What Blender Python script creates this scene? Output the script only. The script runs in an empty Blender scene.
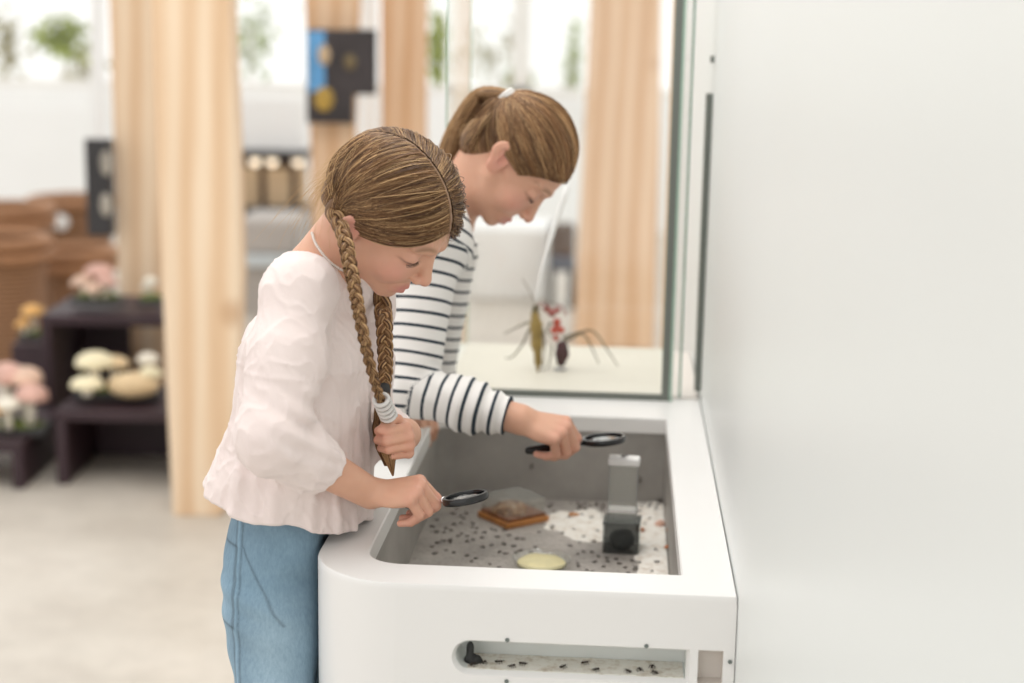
import bpy, math, random
import numpy as np
from math import sin, cos, pi, radians, atan
from mathutils import Vector, Matrix
rng = np.random.default_rng(7); random.seed(7)
SC = bpy.context.scene
COL = SC.collection

# ------------------------------------------------------------------ camera frame (used for measuring the place)
FPX = 1600.0
PITCH = atan((341.5-24)/FPX); RHO = radians(1.03)
CAM = np.array([0, 0, 1.47])
FW = np.array([0, cos(PITCH), -sin(PITCH)])
_r = np.array([1., 0, 0]); _u = np.array([0, sin(PITCH), cos(PITCH)])
RT = cos(RHO)*_r + sin(RHO)*_u; UP = -sin(RHO)*_r + cos(RHO)*_u
def ray(x, y): return FW + (x-512)/FPX*RT + (341.5-y)/FPX*UP
def WD(x, y, dep): return CAM + ray(x, y)*dep
def WZ(x, y, z): d = ray(x, y); return CAM + d*(z-CAM[2])/d[2]
def WY(x, y, Y): d = ray(x, y); return CAM + d*Y/d[1]
def camvec(v): return v[0]*RT + v[1]*UP - v[2]*FW
# counter frame: origin at the wall-side front corner of the worktop, E to the right, D into the room
DD = np.array([.0674707, .997721, 0]); DD /= np.linalg.norm(DD)
EE = np.array([DD[1], -DD[0], 0]); OO = np.array([.277197, 1.823910, 0.0])
TOP = 0.80
def K(e, d, z): return OO + EE*e + DD*d + np.array([0, 0, z])
KR = math.atan2(DD[1], DD[0]) - pi/2

# ------------------------------------------------------------------ tagging
def tag(o, label=None, cat=None, group=None, kind=None):
    if label: o['label'] = label
    if cat: o['category'] = cat
    if group: o['group'] = group
    if kind: o['kind'] = kind
    return o
def empty(name, loc, label, cat, group=None):
    o = bpy.data.objects.new(name, None); COL.objects.link(o); o.location = loc
    o.empty_display_size = .05
    return tag(o, label, cat, group)
def under(o, root):
    o.parent = root; o.matrix_parent_inverse = Matrix.Translation(-Vector(world_of(root))); return o
def world_of(root):
    v = Vector(root.location)
    return v
def copy_tree(o, parent=None):
    c = o.copy(); COL.objects.link(c)
    if parent: c.parent = parent
    for ch in o.children: copy_tree(ch, c)
    return c

# ------------------------------------------------------------------ meshes
def mesh_np(name, V, F, mat=None, parent=None, smooth=True, attrs=None, sharp=None):
    V = np.asarray(V, dtype=np.float32).reshape(-1, 3)
    me = bpy.data.meshes.new(name)
    if isinstance(F, np.ndarray):
        k = F.shape[1]; n = len(F)
        me.vertices.add(len(V)); me.vertices.foreach_set('co', V.ravel())
        me.loops.add(n*k); me.loops.foreach_set('vertex_index', F.astype(np.int32).ravel())
        me.polygons.add(n); me.polygons.foreach_set('loop_start', np.arange(n, dtype=np.int32)*k)
        me.update(calc_edges=True)
    else:
        me.from_pydata(V.tolist(), [], F); me.update()
    if smooth: me.polygons.foreach_set('use_smooth', np.ones(len(me.polygons), dtype=bool))
    if attrs:
        for an, arr in attrs.items():
            arr = np.asarray(arr, dtype=np.float32)
            if arr.ndim == 2:
                a = me.attributes.new(an, 'FLOAT_COLOR', 'POINT')
                if arr.shape[1] == 3: arr = np.hstack([arr, np.ones((len(arr), 1), np.float32)])
                a.data.foreach_set('color', arr.ravel())
            else:
                a = me.attributes.new(an, 'FLOAT', 'POINT'); a.data.foreach_set('value', arr)
    me.update()
    o = bpy.data.objects.new(name, me); COL.objects.link(o)
    if mat: me.materials.append(mat)
    if parent: under(o, parent)
    return o
class MB:
    def __init__(s): s.v = []; s.f = []
    def add(s, v, f):
        b = len(s.v); s.v += [tuple(float(c) for c in p) for p in v]; s.f += [tuple(b+i for i in q) for q in f]
    def box(s, c, size, ax=None):
        # ax: 3 axis vectors (rows)
        A = np.eye(3) if ax is None else np.array(ax)
        h = np.array(size)/2; P = []
        for i in (-1, 1):
            for j in (-1, 1):
                for k in (-1, 1): P.append(np.array(c) + A[0]*h[0]*i + A[1]*h[1]*j + A[2]*h[2]*k)
        s.add(P, [(0, 1, 3, 2), (4, 6, 7, 5), (0, 4, 5, 1), (2, 3, 7, 6), (0, 2, 6, 4), (1, 5, 7, 3)])
    def prism(s, poly, lo, hi, f3):
        # poly 2D list, f3(a,b,h) -> point
        n = len(poly)
        s.add([f3(a, b, lo) for a, b in poly] + [f3(a, b, hi) for a, b in poly],
              [tuple(range(n-1, -1, -1)), tuple(range(n, 2*n))] + [(i, (i+1) % n, n+(i+1) % n, n+i) for i in range(n)])
    def tube(s, pts, rad, n=8, cap=True):
        pts = [np.array(p, float) for p in pts]
        rad = [rad]*len(pts) if np.isscalar(rad) else rad
        ref = None; V = []; F = []
        for i, p in enumerate(pts):
            t = pts[min(i+1, len(pts)-1)] - pts[max(i-1, 0)]; t /= np.linalg.norm(t)+1e-12
            if ref is None: ref = np.array([0, 0, 1.]) if abs(t[2]) < .9 else np.array([1., 0, 0])
            a = ref - t*(ref@t); a /= np.linalg.norm(a); ref = a; b = np.cross(t, a)
            for k in range(n):
                q = 2*pi*k/n; V.append(p + rad[i]*(cos(q)*a + sin(q)*b))
        for i in range(len(pts)-1):
            for k in range(n): F.append((i*n+k, i*n+(k+1) % n, (i+1)*n+(k+1) % n, (i+1)*n+k))
        if cap: F.append(tuple(range(n-1, -1, -1))); F.append(tuple((len(pts)-1)*n+k for k in range(n)))
        s.add(V, F)
    def lathe(s, c, prof, n=24, ax=None, a0=0, a1=2*pi):
        A = np.eye(3) if ax is None else np.array(ax); V = []; F = []
        for r, h in prof:
            for k in range(n):
                q = 2*pi*k/n; V.append(np.array(c) + r*cos(q)*A[0] + r*sin(q)*A[1] + h*A[2])
        m = len(prof)
        for i in range(m-1):
            for k in range(n): F.append((i*n+k, i*n+(k+1) % n, (i+1)*n+(k+1) % n, (i+1)*n+k))
        if prof[0][0] > 1e-6: F.append(tuple(range(n-1, -1, -1)))
        if prof[-1][0] > 1e-6: F.append(tuple((m-1)*n+k for k in range(n)))
        s.add(V, F)
    def ball(s, c, r, n=12, m=8, ax=None):
        r = np.array([r]*3 if np.isscalar(r) else r, float)
        A = np.eye(3) if ax is None else np.array(ax); V = []; F = []
        for i in range(m+1):
            th = pi*i/m
            for k in range(n):
                q = 2*pi*k/n
                V.append(np.array(c) + A.T@(r*np.array([sin(th)*cos(q), sin(th)*sin(q), cos(th)])))
        for i in range(m):
            for k in range(n): F.append((i*n+k, (i+1)*n+k, (i+1)*n+(k+1) % n, i*n+(k+1) % n))
        s.add(V, F)
    def build(s, name, mat=None, parent=None, smooth=False, bevel=0, origin=None, seg=2):
        V = np.array(s.v)
        if origin is not None: V = V - np.array(origin)
        o = mesh_np(name, V, s.f, mat, None, smooth)
        if origin is not None: o.location = origin
        if smooth == 'auto' or smooth is True:
            me = o.data
        import bmesh
        bm = bmesh.new(); bm.from_mesh(o.data); bmesh.ops.remove_doubles(bm, verts=bm.verts, dist=1e-6)
        bmesh.ops.recalc_face_normals(bm, faces=bm.faces)
        if smooth == 'auto':
            for e in bm.edges:
                if len(e.link_faces) == 2 and e.calc_face_angle(0) > radians(35): e.smooth = False
        bm.to_mesh(o.data); bm.free()
        if bevel:
            m = o.modifiers.new('bevel', 'BEVEL'); m.width = bevel; m.segments = seg; m.limit_method = 'ANGLE'; m.harden_normals = False
        if parent: under(o, parent)
        return o

# ------------------------------------------------------------------ materials
def mat(name, color=(.8, .8, .8), rough=.5, metal=0, **kw):
    m = bpy.data.materials.new(name); m.use_nodes = True
    nt = m.node_tree; b = nt.nodes['Principled BSDF']
    b.inputs['Base Color'].default_value = (*color, 1); b.inputs['Roughness'].default_value = rough
    b.inputs['Metallic'].default_value = metal
    for k, v in kw.items():
        b.inputs[k.replace('_', ' ')].default_value = v
    return m
def nodes(m): return m.node_tree.nodes, m.node_tree.links, m.node_tree.nodes['Principled BSDF']
def coord(m, scale=(1, 1, 1), kind='Object', rot=(0, 0, 0)):
    N, L, b = nodes(m)
    tc = N.new('ShaderNodeTexCoord'); mp = N.new('ShaderNodeMapping'); mp.inputs['Scale'].default_value = scale
    mp.inputs['Rotation'].default_value = rot
    L.new(tc.outputs[kind], mp.inputs[0]); return mp.outputs[0]
def noise(m, vec, scale=5, detail=3, rough=.5):
    N, L, b = nodes(m); n = N.new('ShaderNodeTexNoise'); n.inputs['Scale'].default_value = scale
    n.inputs['Detail'].default_value = detail; n.inputs['Roughness'].default_value = rough
    if vec is not None: L.new(vec, n.inputs['Vector'])
    return n.outputs['Fac']
def ramp(m, fac, stops, interp='LINEAR'):
    N, L, b = nodes(m); r = N.new('ShaderNodeValToRGB'); r.color_ramp.interpolation = interp
    while len(r.color_ramp.elements) < len(stops): r.color_ramp.elements.new(.5)
    for e, (p, c) in zip(r.color_ramp.elements, stops):
        e.position = p; e.color = (*c, 1) if len(c) == 3 else c
    L.new(fac, r.inputs[0]); return r.outputs[0]
def mix(m, a, b_, fac, mode='MIX'):
    N, L, b = nodes(m); x = N.new('ShaderNodeMix'); x.data_type = 'RGBA'; x.blend_type = mode
    for sock, v in ((x.inputs[6], a), (x.inputs[7], b_)):
        if hasattr(v, 'links'): L.new(v, sock)
        else: sock.default_value = (*v, 1)
    if hasattr(fac, 'links'): L.new(fac, x.inputs[0])
    else: x.inputs[0].default_value = fac
    return x.outputs[2]
def bump(m, h, strength=.3, dist=.01):
    N, L, b = nodes(m); n = N.new('ShaderNodeBump'); n.inputs['Strength'].default_value = strength
    n.inputs['Distance'].default_value = dist; L.new(h, n.inputs['Height']); L.new(n.outputs[0], b.inputs['Normal'])
def base(m, out): N, L, b = nodes(m); L.new(out, b.inputs['Base Color'])
def attr(m, name, out='Color'):
    N, L, b = nodes(m); a = N.new('ShaderNodeAttribute'); a.attribute_name = name; return a.outputs[out]
def math_(m, op, a, b_=None, c=None):
    N, L, b = nodes(m); x = N.new('ShaderNodeMath'); x.operation = op
    for i, v in enumerate((a, b_, c)):
        if v is None: continue
        if hasattr(v, 'links'): L.new(v, x.inputs[i])
        else: x.inputs[i].default_value = v
    return x.outputs[0]

def plain(name, c, rough=.5, var=.04, scale=4, bmp=0, **kw):
    m = mat(name, c, rough, **kw); f = noise(m, coord(m), scale, 4)
    lo = tuple(max(0, x*(1-var)) for x in c); hi = tuple(min(1, x*(1+var)) for x in c)
    base(m, ramp(m, f, [(.3, lo), (.7, hi)]))
    if bmp: bump(m, noise(m, coord(m), scale*12, 3), bmp, .002)
    return m
M = {}
M['white'] = plain('white lacquer', (.82, .81, .795), .34, .015, 3)
M['wall'] = plain('white wall paint', (.765, .79, .775), .38, .012, 1.2)
M['wallb'] = plain('white board', (.91, .92, .91), .6, .01)
M['basin'] = mat('grey basin lining', (.3, .29, .28), .45)
f = noise(M['basin'], coord(M['basin']), 7, 4, .6)
base(M['basin'], ramp(M['basin'], f, [(.3, (.27, .255, .235)), (.7, (.41, .39, .365))]))
def sandy(name):
    m = mat(name, (.4, .4, .4), .6); c = coord(m)
    f1 = noise(m, c, 9, 5, .65); f2 = noise(m, c, 160, 3, .6)
    a = ramp(m, f1, [(.32, (.30, .275, .25)), (.7, (.50, .46, .42))])
    b2 = ramp(m, f2, [(.38, (.25, .2, .16)), (.47, (1, 1, 1))])
    base(m, mix(m, a, b2, .35, 'MULTIPLY')); bump(m, f2, .3, .002); return m
M['basinfloor'] = sandy('basin floor grit')
m = M['sand'] = mat('white sand', (.85, .8, .72), .9); f = noise(m, coord(m), 60, 5, .7)
base(m, ramp(m, f, [(.3, (.62, .53, .43)), (.5, (.88, .84, .77)), (.8, (.92, .9, .85))])); bump(m, f, .5, .003)
m = M['floor'] = mat('polished concrete', (.6, .57, .52), .42); c = coord(m)
f1 = noise(m, c, 1.6, 6, .62); f2 = noise(m, c, 14, 5, .6)
a = ramp(m, f1, [(.3, (.50, .45, .39)), (.5, (.61, .56, .49)), (.72, (.70, .65, .58))])
base(m, mix(m, a, ramp(m, f2, [(.3, (.86, .86, .86)), (.65, (1, 1, 1))]), .6, 'MULTIPLY'))
def wood(name, c1, c2, c3):
    m = mat(name, c2, .55); co = coord(m, (1, 1, .12)); f = noise(m, co, 9, 6, .6)
    N, L, b = nodes(m); w = N.new('ShaderNodeTexWave'); w.bands_direction = 'X'; w.inputs['Scale'].default_value = 3
    w.inputs['Distortion'].default_value = 6; w.inputs['Detail'].default_value = 3; w.inputs['Detail Scale'].default_value = 1.2
    L.new(co, w.inputs['Vector'])
    g = ramp(m, w.outputs['Fac'], [(0, c1), (.6, c2), (1, c3)])
    v = N.new('ShaderNodeTexVoronoi'); v.inputs['Scale'].default_value = 2.2; L.new(coord(m, (1, 1, .8)), v.inputs['Vector'])
    kn = ramp(m, v.outputs['Distance'], [(.05, (.55, .36, .2)), (.11, (1, 1, 1))])
    g2 = mix(m, g, ramp(m, f, [(.3, (.88, .84, .8)), (.7, (1, 1, 1))]), .7, 'MULTIPLY')
    base(m, mix(m, g2, kn, .55, 'MULTIPLY')); return m
M['pine'] = wood('pale pine', (.74, .52, .33), (.81, .61, .42), (.86, .69, .51))
M['pine2'] = wood('warm pine', (.68, .43, .25), (.76, .52, .33), (.81, .60, .42))
M['plinth'] = plain('aubergine laminate', (.035, .016, .022), .55, .15)
m = M['wicker'] = mat('woven wicker', (.4, .2, .09), .6); co = coord(m)
N, L, b = nodes(m)
w1 = N.new('ShaderNodeTexWave'); w1.bands_direction = 'Z'; w1.inputs['Scale'].default_value = 16; L.new(co, w1.inputs['Vector']); w1.inputs['Distortion'].default_value = 1.5
base(m, ramp(m, w1.outputs['Fac'], [(0, (.10, .045, .018)), (.5, (.31, .15, .065)), (1, (.46, .25, .13))])); bump(m, w1.outputs['Fac'], .8, .01)
M['rim'] = plain('wicker rim', (.36, .18, .085), .6, .15, 30)
M['dark'] = plain('dark frame', (.028, .026, .028), .4, .2)
M['black'] = plain('black plastic', (.012, .012, .013), .22, .2)
M['chrome'] = mat('chrome', (.8, .8, .8), .15, 1)
M['steel'] = mat('brushed post', (.17, .2, .19), .35, .6)
m = M['glass'] = mat('clear glass', (.985, 1, .995), .0); nodes(m)[2].inputs['Transmission Weight'].default_value = 1; nodes(m)[2].inputs['IOR'].default_value = 1.45
# thin pane: mostly see-through, light reflection
def pane_mat(name, tint, refl=.06, frost=0):
    m = bpy.data.materials.new(name); m.use_nodes = True; nt = m.node_tree; nt.nodes.clear(); N = nt.nodes; L = nt.links
    o = N.new('ShaderNodeOutputMaterial'); t = N.new('ShaderNodeBsdfTransparent'); t.inputs[0].default_value = (*tint, 1)
    g = N.new('ShaderNodeBsdfGlossy'); g.inputs['Roughness'].default_value = .03; g.inputs['Color'].default_value = (.9, .95, .93, 1)
    lw = N.new('ShaderNodeFresnel'); lw.inputs[0].default_value = 1.45
    mx = N.new('ShaderNodeMixShader'); ge = N.new('ShaderNodeNewGeometry'); inv = N.new('ShaderNodeMath'); inv.operation = 'SUBTRACT'; inv.inputs[0].default_value = 1; L.new(ge.outputs['Backfacing'], inv.inputs[1]); ml = N.new('ShaderNodeMath'); ml.operation = 'MULTIPLY'; L.new(lw.outputs[0], ml.inputs[0]); L.new(inv.outputs[0], ml.inputs[1]); L.new(ml.outputs[0], mx.inputs[0]); L.new(t.outputs[0], mx.inputs[1]); L.new(g.outputs[0], mx.inputs[2])
    last = mx
    if frost:
        d = N.new('ShaderNodeBsdfDiffuse'); d.inputs[0].default_value = (.85, .87, .85, 1); m2 = N.new('ShaderNodeMixShader'); m2.inputs[0].default_value = frost
        L.new(mx.outputs[0], m2.inputs[1]); L.new(d.outputs[0], m2.inputs[2]); last = m2
    L.new(last.outputs[0], o.inputs[0]); return m
M['pane'] = pane_mat('case glass', (.992, .996, .992))
M['acryl'] = pane_mat('acrylic', (.97, .97, .96), frost=.07)
M['window'] = pane_mat('window glass', (.99, 1, .99))
M['gedge'] = mat('green glass edge', (.20, .34, .27), .15)
M['gedge2'] = mat('pale green glass edge', (.36, .50, .41), .2)
M['rubber'] = mat('dark seam', (.03, .03, .03), .6)

# ------------------------------------------------------------------ signed distance modelling
def nrm(v): v = np.array(v, float); return v/np.linalg.norm(v)
def cap(P, a, b, ra, rb=None):
    rb = ra if rb is None else rb
    a = np.array(a, float); ab = np.array(b, float)-a; t = np.clip(((P-a)@ab)/(ab@ab+1e-12), 0, 1)
    return np.linalg.norm(P-(a+t[:, None]*ab), axis=1) - (ra+(rb-ra)*t)
def ell(P, c, r, A=None):
    q = P-np.array(c, float)
    if A is not None: q = q@np.array(A).T
    r = np.array(r, float); k0 = np.linalg.norm(q/r, axis=1); k1 = np.linalg.norm(q/r**2, axis=1)+1e-9
    return k0*(k0-1)/k1
def sph(P, c, r): return np.linalg.norm(P-np.array(c), axis=1)-r
def smin(a, b, k): h = np.clip(.5+.5*(b-a)/k, 0, 1); return b*(1-h)+a*h-k*h*(1-h)
def smax(a, b, k): return -smin(-a, -b, k)
def uni(k, *ds):
    d = ds[0]
    for e in ds[1:]: d = smin(d, e, k)
    return d
def crom(ts, vs, n=80):
    ts = np.array(ts, float); vs = np.array(vs, float); T = np.linspace(ts[0], ts[-1], n)
    m = np.gradient(vs, ts, axis=0); i = np.clip(np.searchsorted(ts, T, 'right')-1, 0, len(ts)-2)
    h = ts[i+1]-ts[i]; u = (T-ts[i])/h
    if vs.ndim == 2: u = u[:, None]; h = h[:, None]
    return T, (2*u**3-3*u**2+1)*vs[i]+(u**3-2*u**2+u)*h*m[i]+(-2*u**3+3*u**2)*vs[i+1]+(u**3-u**2)*h*m[i+1]
def curve(pts, n): return crom(np.arange(len(pts)), np.array(pts, float), n)[1]
def loft(P, O, ax, ts, prof, k=.02, power=2.0):
    # ax rows: f (forward), l (left), u (up). prof rows: rf, rl, cf, cl
    Q = (P-np.array(O))@np.array(ax).T; T, pr = crom(ts, prof); h = Q[:, 2]
    rf, rl, cf, cl = [np.interp(h, T, pr[:, i]) for i in range(4)]
    x = np.abs(Q[:, 0]-cf)/rf; y = np.abs(Q[:, 1]-cl)/rl
    kk = (x**power+y**power+1e-12)**(1/power)
    d = (kk-1)*np.minimum(rf, rl)*np.where(kk > 1, 1, 1)
    return smax(smax(d, h-T[-1], k), T[0]-h, k)
def snoise(P, f, seed=0):
    r = np.random.default_rng(seed); s = np.zeros(len(P))
    for i in range(5):
        k = r.normal(size=3); k /= np.linalg.norm(k); s += np.sin(P@k*f*(.7+.6*r.random())+r.random()*6.28+1.2*np.sin(P@np.roll(k, 1)*f*.6+i))
    return s/5
def surface_nets(fn, lo, hi, h, B=8):
    lo = np.array(lo, float); hi = np.array(hi, float); nb = np.ceil((hi-lo)/(h*B)).astype(int)+1
    g = np.stack(np.meshgrid(*[np.arange(n) for n in nb], indexing='ij'), -1).reshape(-1, 3)
    c = lo+(g+.5)*B*h; d = fn(c); g = g[np.abs(d) < B*h*1.9]
    L = np.arange(B+1); loc = np.stack(np.meshgrid(L, L, L, indexing='ij'), -1).reshape(-1, 3)
    S = int(max(nb)*B+4)
    key = lambda q: (q[..., 0].astype(np.int64)*S+q[..., 1])*S+q[..., 2]
    kk = np.unique(key((g[:, None]*B+loc[None]).reshape(-1, 3)))
    pts = np.stack([kk//(S*S), (kk//S) % S, kk % S], -1); val = np.empty(len(kk))
    for i in range(0, len(kk), 400000): val[i:i+400000] = fn(lo+pts[i:i+400000]*h)
    # active cells
    L = np.arange(B); loc = np.stack(np.meshgrid(L, L, L, indexing='ij'), -1).reshape(-1, 3)
    cells = (g[:, None]*B+loc[None]).reshape(-1, 3); ck = key(cells)
    offs = np.array([[i, j, k] for i in (0, 1) for j in (0, 1) for k in (0, 1)])
    ok = key(offs)-0
    c8 = np.stack([val[np.searchsorted(kk, ck+o)] for o in ok], 1)
    act = (c8.min(1) < 0) & (c8.max(1) >= 0); cells = cells[act]; ck = ck[act]; c8 = c8[act]
    acc = np.zeros((len(ck), 3)); cnt = np.zeros(len(ck))
    for a in range(8):
        for ax in range(3):
            if offs[a][ax]: continue
            b = a+[4, 2, 1][ax]; va, vb = c8[:, a], c8[:, b]; s = (va < 0) != (vb < 0)
            t = np.where(s, va/np.where(s, va-vb, 1), 0); p = offs[a]+t[:, None]*(offs[b]-offs[a])
            acc += p*s[:, None]; cnt += s
    V = lo+(cells+acc/cnt[:, None])*h
    o = np.argsort(ck); cks = ck[o]
    def find(q):
        i = np.clip(np.searchsorted(cks, q), 0, len(cks)-1); good = cks[i] == q; return np.where(good, o[i], -1)
    F = []
    st = [S*S, S, 1]
    for ax in range(3):
        u, v = [(1, 2), (2, 0), (0, 1)][ax]; b = [4, 2, 1][ax]
        s = (c8[:, 0] < 0) != (c8[:, b] < 0); idx = np.nonzero(s)[0]; q = ck[idx]
        quad = np.stack([idx, find(q-st[u]), find(q-st[u]-st[v]), find(q-st[v])], 1)
        good = (quad >= 0).all(1); quad = quad[good]; pos = c8[idx[good], 0] < 0
        quad[~pos] = quad[~pos][:, ::-1]; F.append(quad[:, ::1])
    F = np.vstack(F)
    return V, F
def sdf_obj(name, fn, lo, hi, h, mat_, parent, colfn=None, extra=None):
    V, F = surface_nets(fn, lo, hi, h)
    at = {}
    if colfn: at.update(colfn(V))
    o = mesh_np(name, V, F[:, ::-1] if False else F, mat_, parent, True, at)
    return o

# ------------------------------------------------------------------ people: anatomy
def bounded(P, c, R, f):
    c = np.array(c); r = np.linalg.norm(P-c, axis=1); out = r-R+.02; m = r < R
    if m.any(): out[m] = f(P[m])
    return out
EAR = [1.0, 0]
def head_fn(Q):
    d = ell(Q, (-1., 0, 3.2), (9.3, 7.3, 8.2))
    d = smin(d, ell(Q, (2.7, 0, -2.2), (5.9, 5.4, 7.0)), 2.2)
    S = Q.copy(); S[:, 1] = np.abs(S[:, 1])
    d = smin(d, cap(S, (.4, 4.7, -3.6), (6.0, 1.3, -8.0), 1.5, 1.3), 1.4)
    d = smin(d, sph(S, (6.5, 0, -8.1), 1.45), .9)
    d = smin(d, ell(S, (5.1, 3.1, -2.9), (2.5, 2.5, 2.6)), 1.3)
    d = smax(d, -sph(S, (9.2, 3.3, .9), 2.0), 1.0)
    d = smin(d, cap(S, (8.2, 1.2, 2.5), (6.8, 4.6, 2.6), .6, .5), 1.0)
    d = smin(d, ell(S, (6.55, 3.15, .55), (1.45, 1.5, 1.3)), .35)
    d = smax(d, -cap(S, (8.1, 2.2, -.05), (7.3, 4.5, .05), .13, .1), .2)
    d = smin(d, cap(S, (8.1, 0, .9), (9.7, 0, -2.2), .55, .8), .8)
    d = smin(d, sph(S, (9.9, 0, -2.7), .85), .5)
    d = smin(d, ell(S, (9.0, 1.0, -3.1), (.85, .6, .6)), .4)
    d = smax(d, -sph(S, (9.35, .55, -3.75), .35), .3)
    d = smin(d, ell(S, (7.0, 0, -6.1), (1.5, 2.6, 1.6)), .8)
    d = smin(d, cap(S, (8.45, 0, -5.65), (7.2, 2.2, -6.15), .46, .22), .35)
    d = smin(d, cap(S, (8.25, 0, -6.75), (7.1, 2.0, -6.35), .5, .25), .35)
    d = smax(d, -cap(S, (9.1, 0, -6.2), (7.6, 2.5, -6.3), .16, .12), .25)
    c, s_ = cos(.42), sin(.42)
    A = np.array([[c, -s_, 0], [s_, c, 0], [0, 0, 1]])@np.array([[cos(.2), 0, sin(.2)], [0, 1, 0], [-sin(.2), 0, cos(.2)]])
    k = EAR[0]; o = np.array([-.9, 7.35, -.1-EAR[1]])
    ea = lambda p, r: ell(S, o+(np.array(p)*k)@A, np.array(r)*k, A)
    e = smin(ea((-.25, .15, .9), (2.3, .6, 2.1)), ea((.05, 0, -1.3), (1.5, .55, 1.7)), .6)
    e = smax(e, -ea((.1, .85, .9), (1.25, .55, 1.2)), .2); e = smax(e, -ea((.45, .8, -.4), (.8, .55, 1.1)), .2)
    e = smin(e, ea((-.45, .3, .5), (.22, .3, 1.0)), .2)
    return smin(d, e, .35)
SKIN = np.array([.66, .375, .26])
def g_(Q, c, r): return np.exp(-(((Q-np.array(c))/np.array(r))**2).sum(1))
def head_col(Q):
    S = Q.copy(); S[:, 1] = np.abs(S[:, 1]); C = np.tile(SKIN, (len(Q), 1))
    def blend(w, c):
        nonlocal C
        C = C*(1-w[:, None])+np.array(c)*w[:, None]
    blend(.55*g_(S, (6.5, 4.2, -2.6), (2.6, 2.2, 2.2)), (.74, .33, .27))
    blend(.4*g_(S, (10, 0, -2.8), (1, 1.2, 1)), (.74, .34, .28))
    blend(.6*g_(S, (-.8, 7.6, 0), (2.4, 1.1, 3.2)), (.74, .30, .25))
    w = np.clip(1.25*g_(S, (8.5, 0, -5.75), (1.6, 2.3, .55))+1.25*g_(S, (8.3, 0, -6.65), (1.6, 1.9, .6)), 0, 1); blend(w*.75, (.60, .22, .20))
    z = 2.75+.35*np.sin((S[:, 1]-1)*.9); w = np.exp(-((S[:, 2]-z)/.32)**2)*(1/(1+np.exp(-(S[:, 1]-1.3)*5)))*(1/(1+np.exp((S[:, 1]-5.0)*4)))*(S[:, 0] > 4); blend(w*.72, (.22, .12, .06))
    w = np.exp(-((S[:, 2]+.02)/.2)**2)*np.exp(-((S[:, 1]-3.3)/1.4)**4)*(S[:, 0] > 5.5); blend(w*.9, (.06, .03, .02))
    blend(.3*g_(S, (7.5, 3.2, .7), (1.5, 1.7, 1.0)), (.6, .32, .25))
    return C
class Hand:
    def __init__(s, w, d, n, side, sc, curls, thumb, spread=.0):
        d = nrm(d); n = np.array(n, float); n = nrm(n-d*(n@d)); t = np.cross(n, d)*(1 if side == 'R' else -1)
        s.w = np.array(w, float); s.F = np.array([d, t, n]); k = sc*.01; s.k = k
        at = lambda a, b, c: s.w+(a*d+b*t+c*n)*k
        s.at = at; s.caps = []; s.palm = []; s.joints = []
        mcp = [(8.3, 2.75, .25), (8.7, .95, .45), (8.2, -.85, .3), (7.3, -2.5, -.1)]
        lens = [(4.2, 2.6, 2.1), (4.7, 3.0, 2.2), (4.3, 2.8, 2.2), (3.4, 2.1, 1.9)]
        rad = [(.98, .86, .72), (1.0, .88, .74), (.95, .83, .7), (.85, .74, .62)]
        for i, (m_, ln, rr, cu) in enumerate(zip(mcp, lens, rad, curls)):
            b = at(.6, m_[1]*.42, 0); p = at(*m_); s.palm.append((b, p, 1.25*k, 1.12*k)); s.joints.append(p)
            a = 0; pts = [p]; sp = spread*(1.5-i)*.5
            for L_, c in zip(ln, cu):
                a += radians(c); v = cos(a)*(cos(sp)*d+sin(sp)*t)-sin(a)*n; p = p+v*L_*k; pts.append(p)
            s.caps.append((pts, [m*k for m in (rr[0]*1.05, rr[0], rr[1], rr[2])]))
        p = at(2.2, 2.0, -.7); pts = [p]
        for (a, b, c), L_ in zip(thumb, (4.0, 3.1, 2.6)):
            v = nrm((a, b, c)); p = p+(v[0]*d+v[1]*t+v[2]*n)*L_*k; pts.append(p)
        s.thumb = (pts, [1.35*k, 1.12*k, .98*k, .78*k])
        s.c = at(7, 0, -1)
    def fn(s, P):
        def f(P):
            k = s.k; d = None
            for a, b, ra, rb in s.palm:
                e = cap(P, a, b, ra, rb); d = e if d is None else smin(d, e, .9*k)
            d = smin(d, ell(P, s.at(4.6, 0, -.5), np.array((4.2, 3.6, 1.35))*k, s.F), .8*k)
            for pts, r in s.caps:
                e = None
                for i in range(3):
                    q = cap(P, pts[i], pts[i+1], r[i], r[i+1]); e = q if e is None else smin(e, q, .25*k)
                d = smin(d, e, .3*k)
            pts, r = s.thumb; e = None
            for i in range(3):
                q = cap(P, pts[i], pts[i+1], r[i], r[i+1]); e = q if e is None else smin(e, q, .3*k)
            return smin(d, e, .7*k)
        return bounded(P, s.c, 13*s.k, f)
    def tint(s, V, C):
        for p in s.joints+[pp for pts, _ in s.caps for pp in pts[1:]]+s.thumb[0][1:]:
            w = .38*np.exp(-(np.linalg.norm(V-p, axis=1)/(1.25*s.k))**2)
            C += w[:, None]*(np.array([.74, .33, .27])-C)
        return C
class Head:
    def __init__(s, px, py, dep, Rc, sc):
        s.O = WD(px, py, dep); s.A = np.array([nrm(camvec(Rc[:, i])) for i in range(3)]); s.s = sc*.01
    def loc(s, P): return (P-s.O)@s.A.T/s.s
    def w(s, q): return s.O+(np.array(q, float)*s.s)@s.A
    def fn(s, P): return bounded(P, s.w((0, 0, 0)), 15*s.s, lambda P: head_fn(s.loc(P))*s.s)

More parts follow.
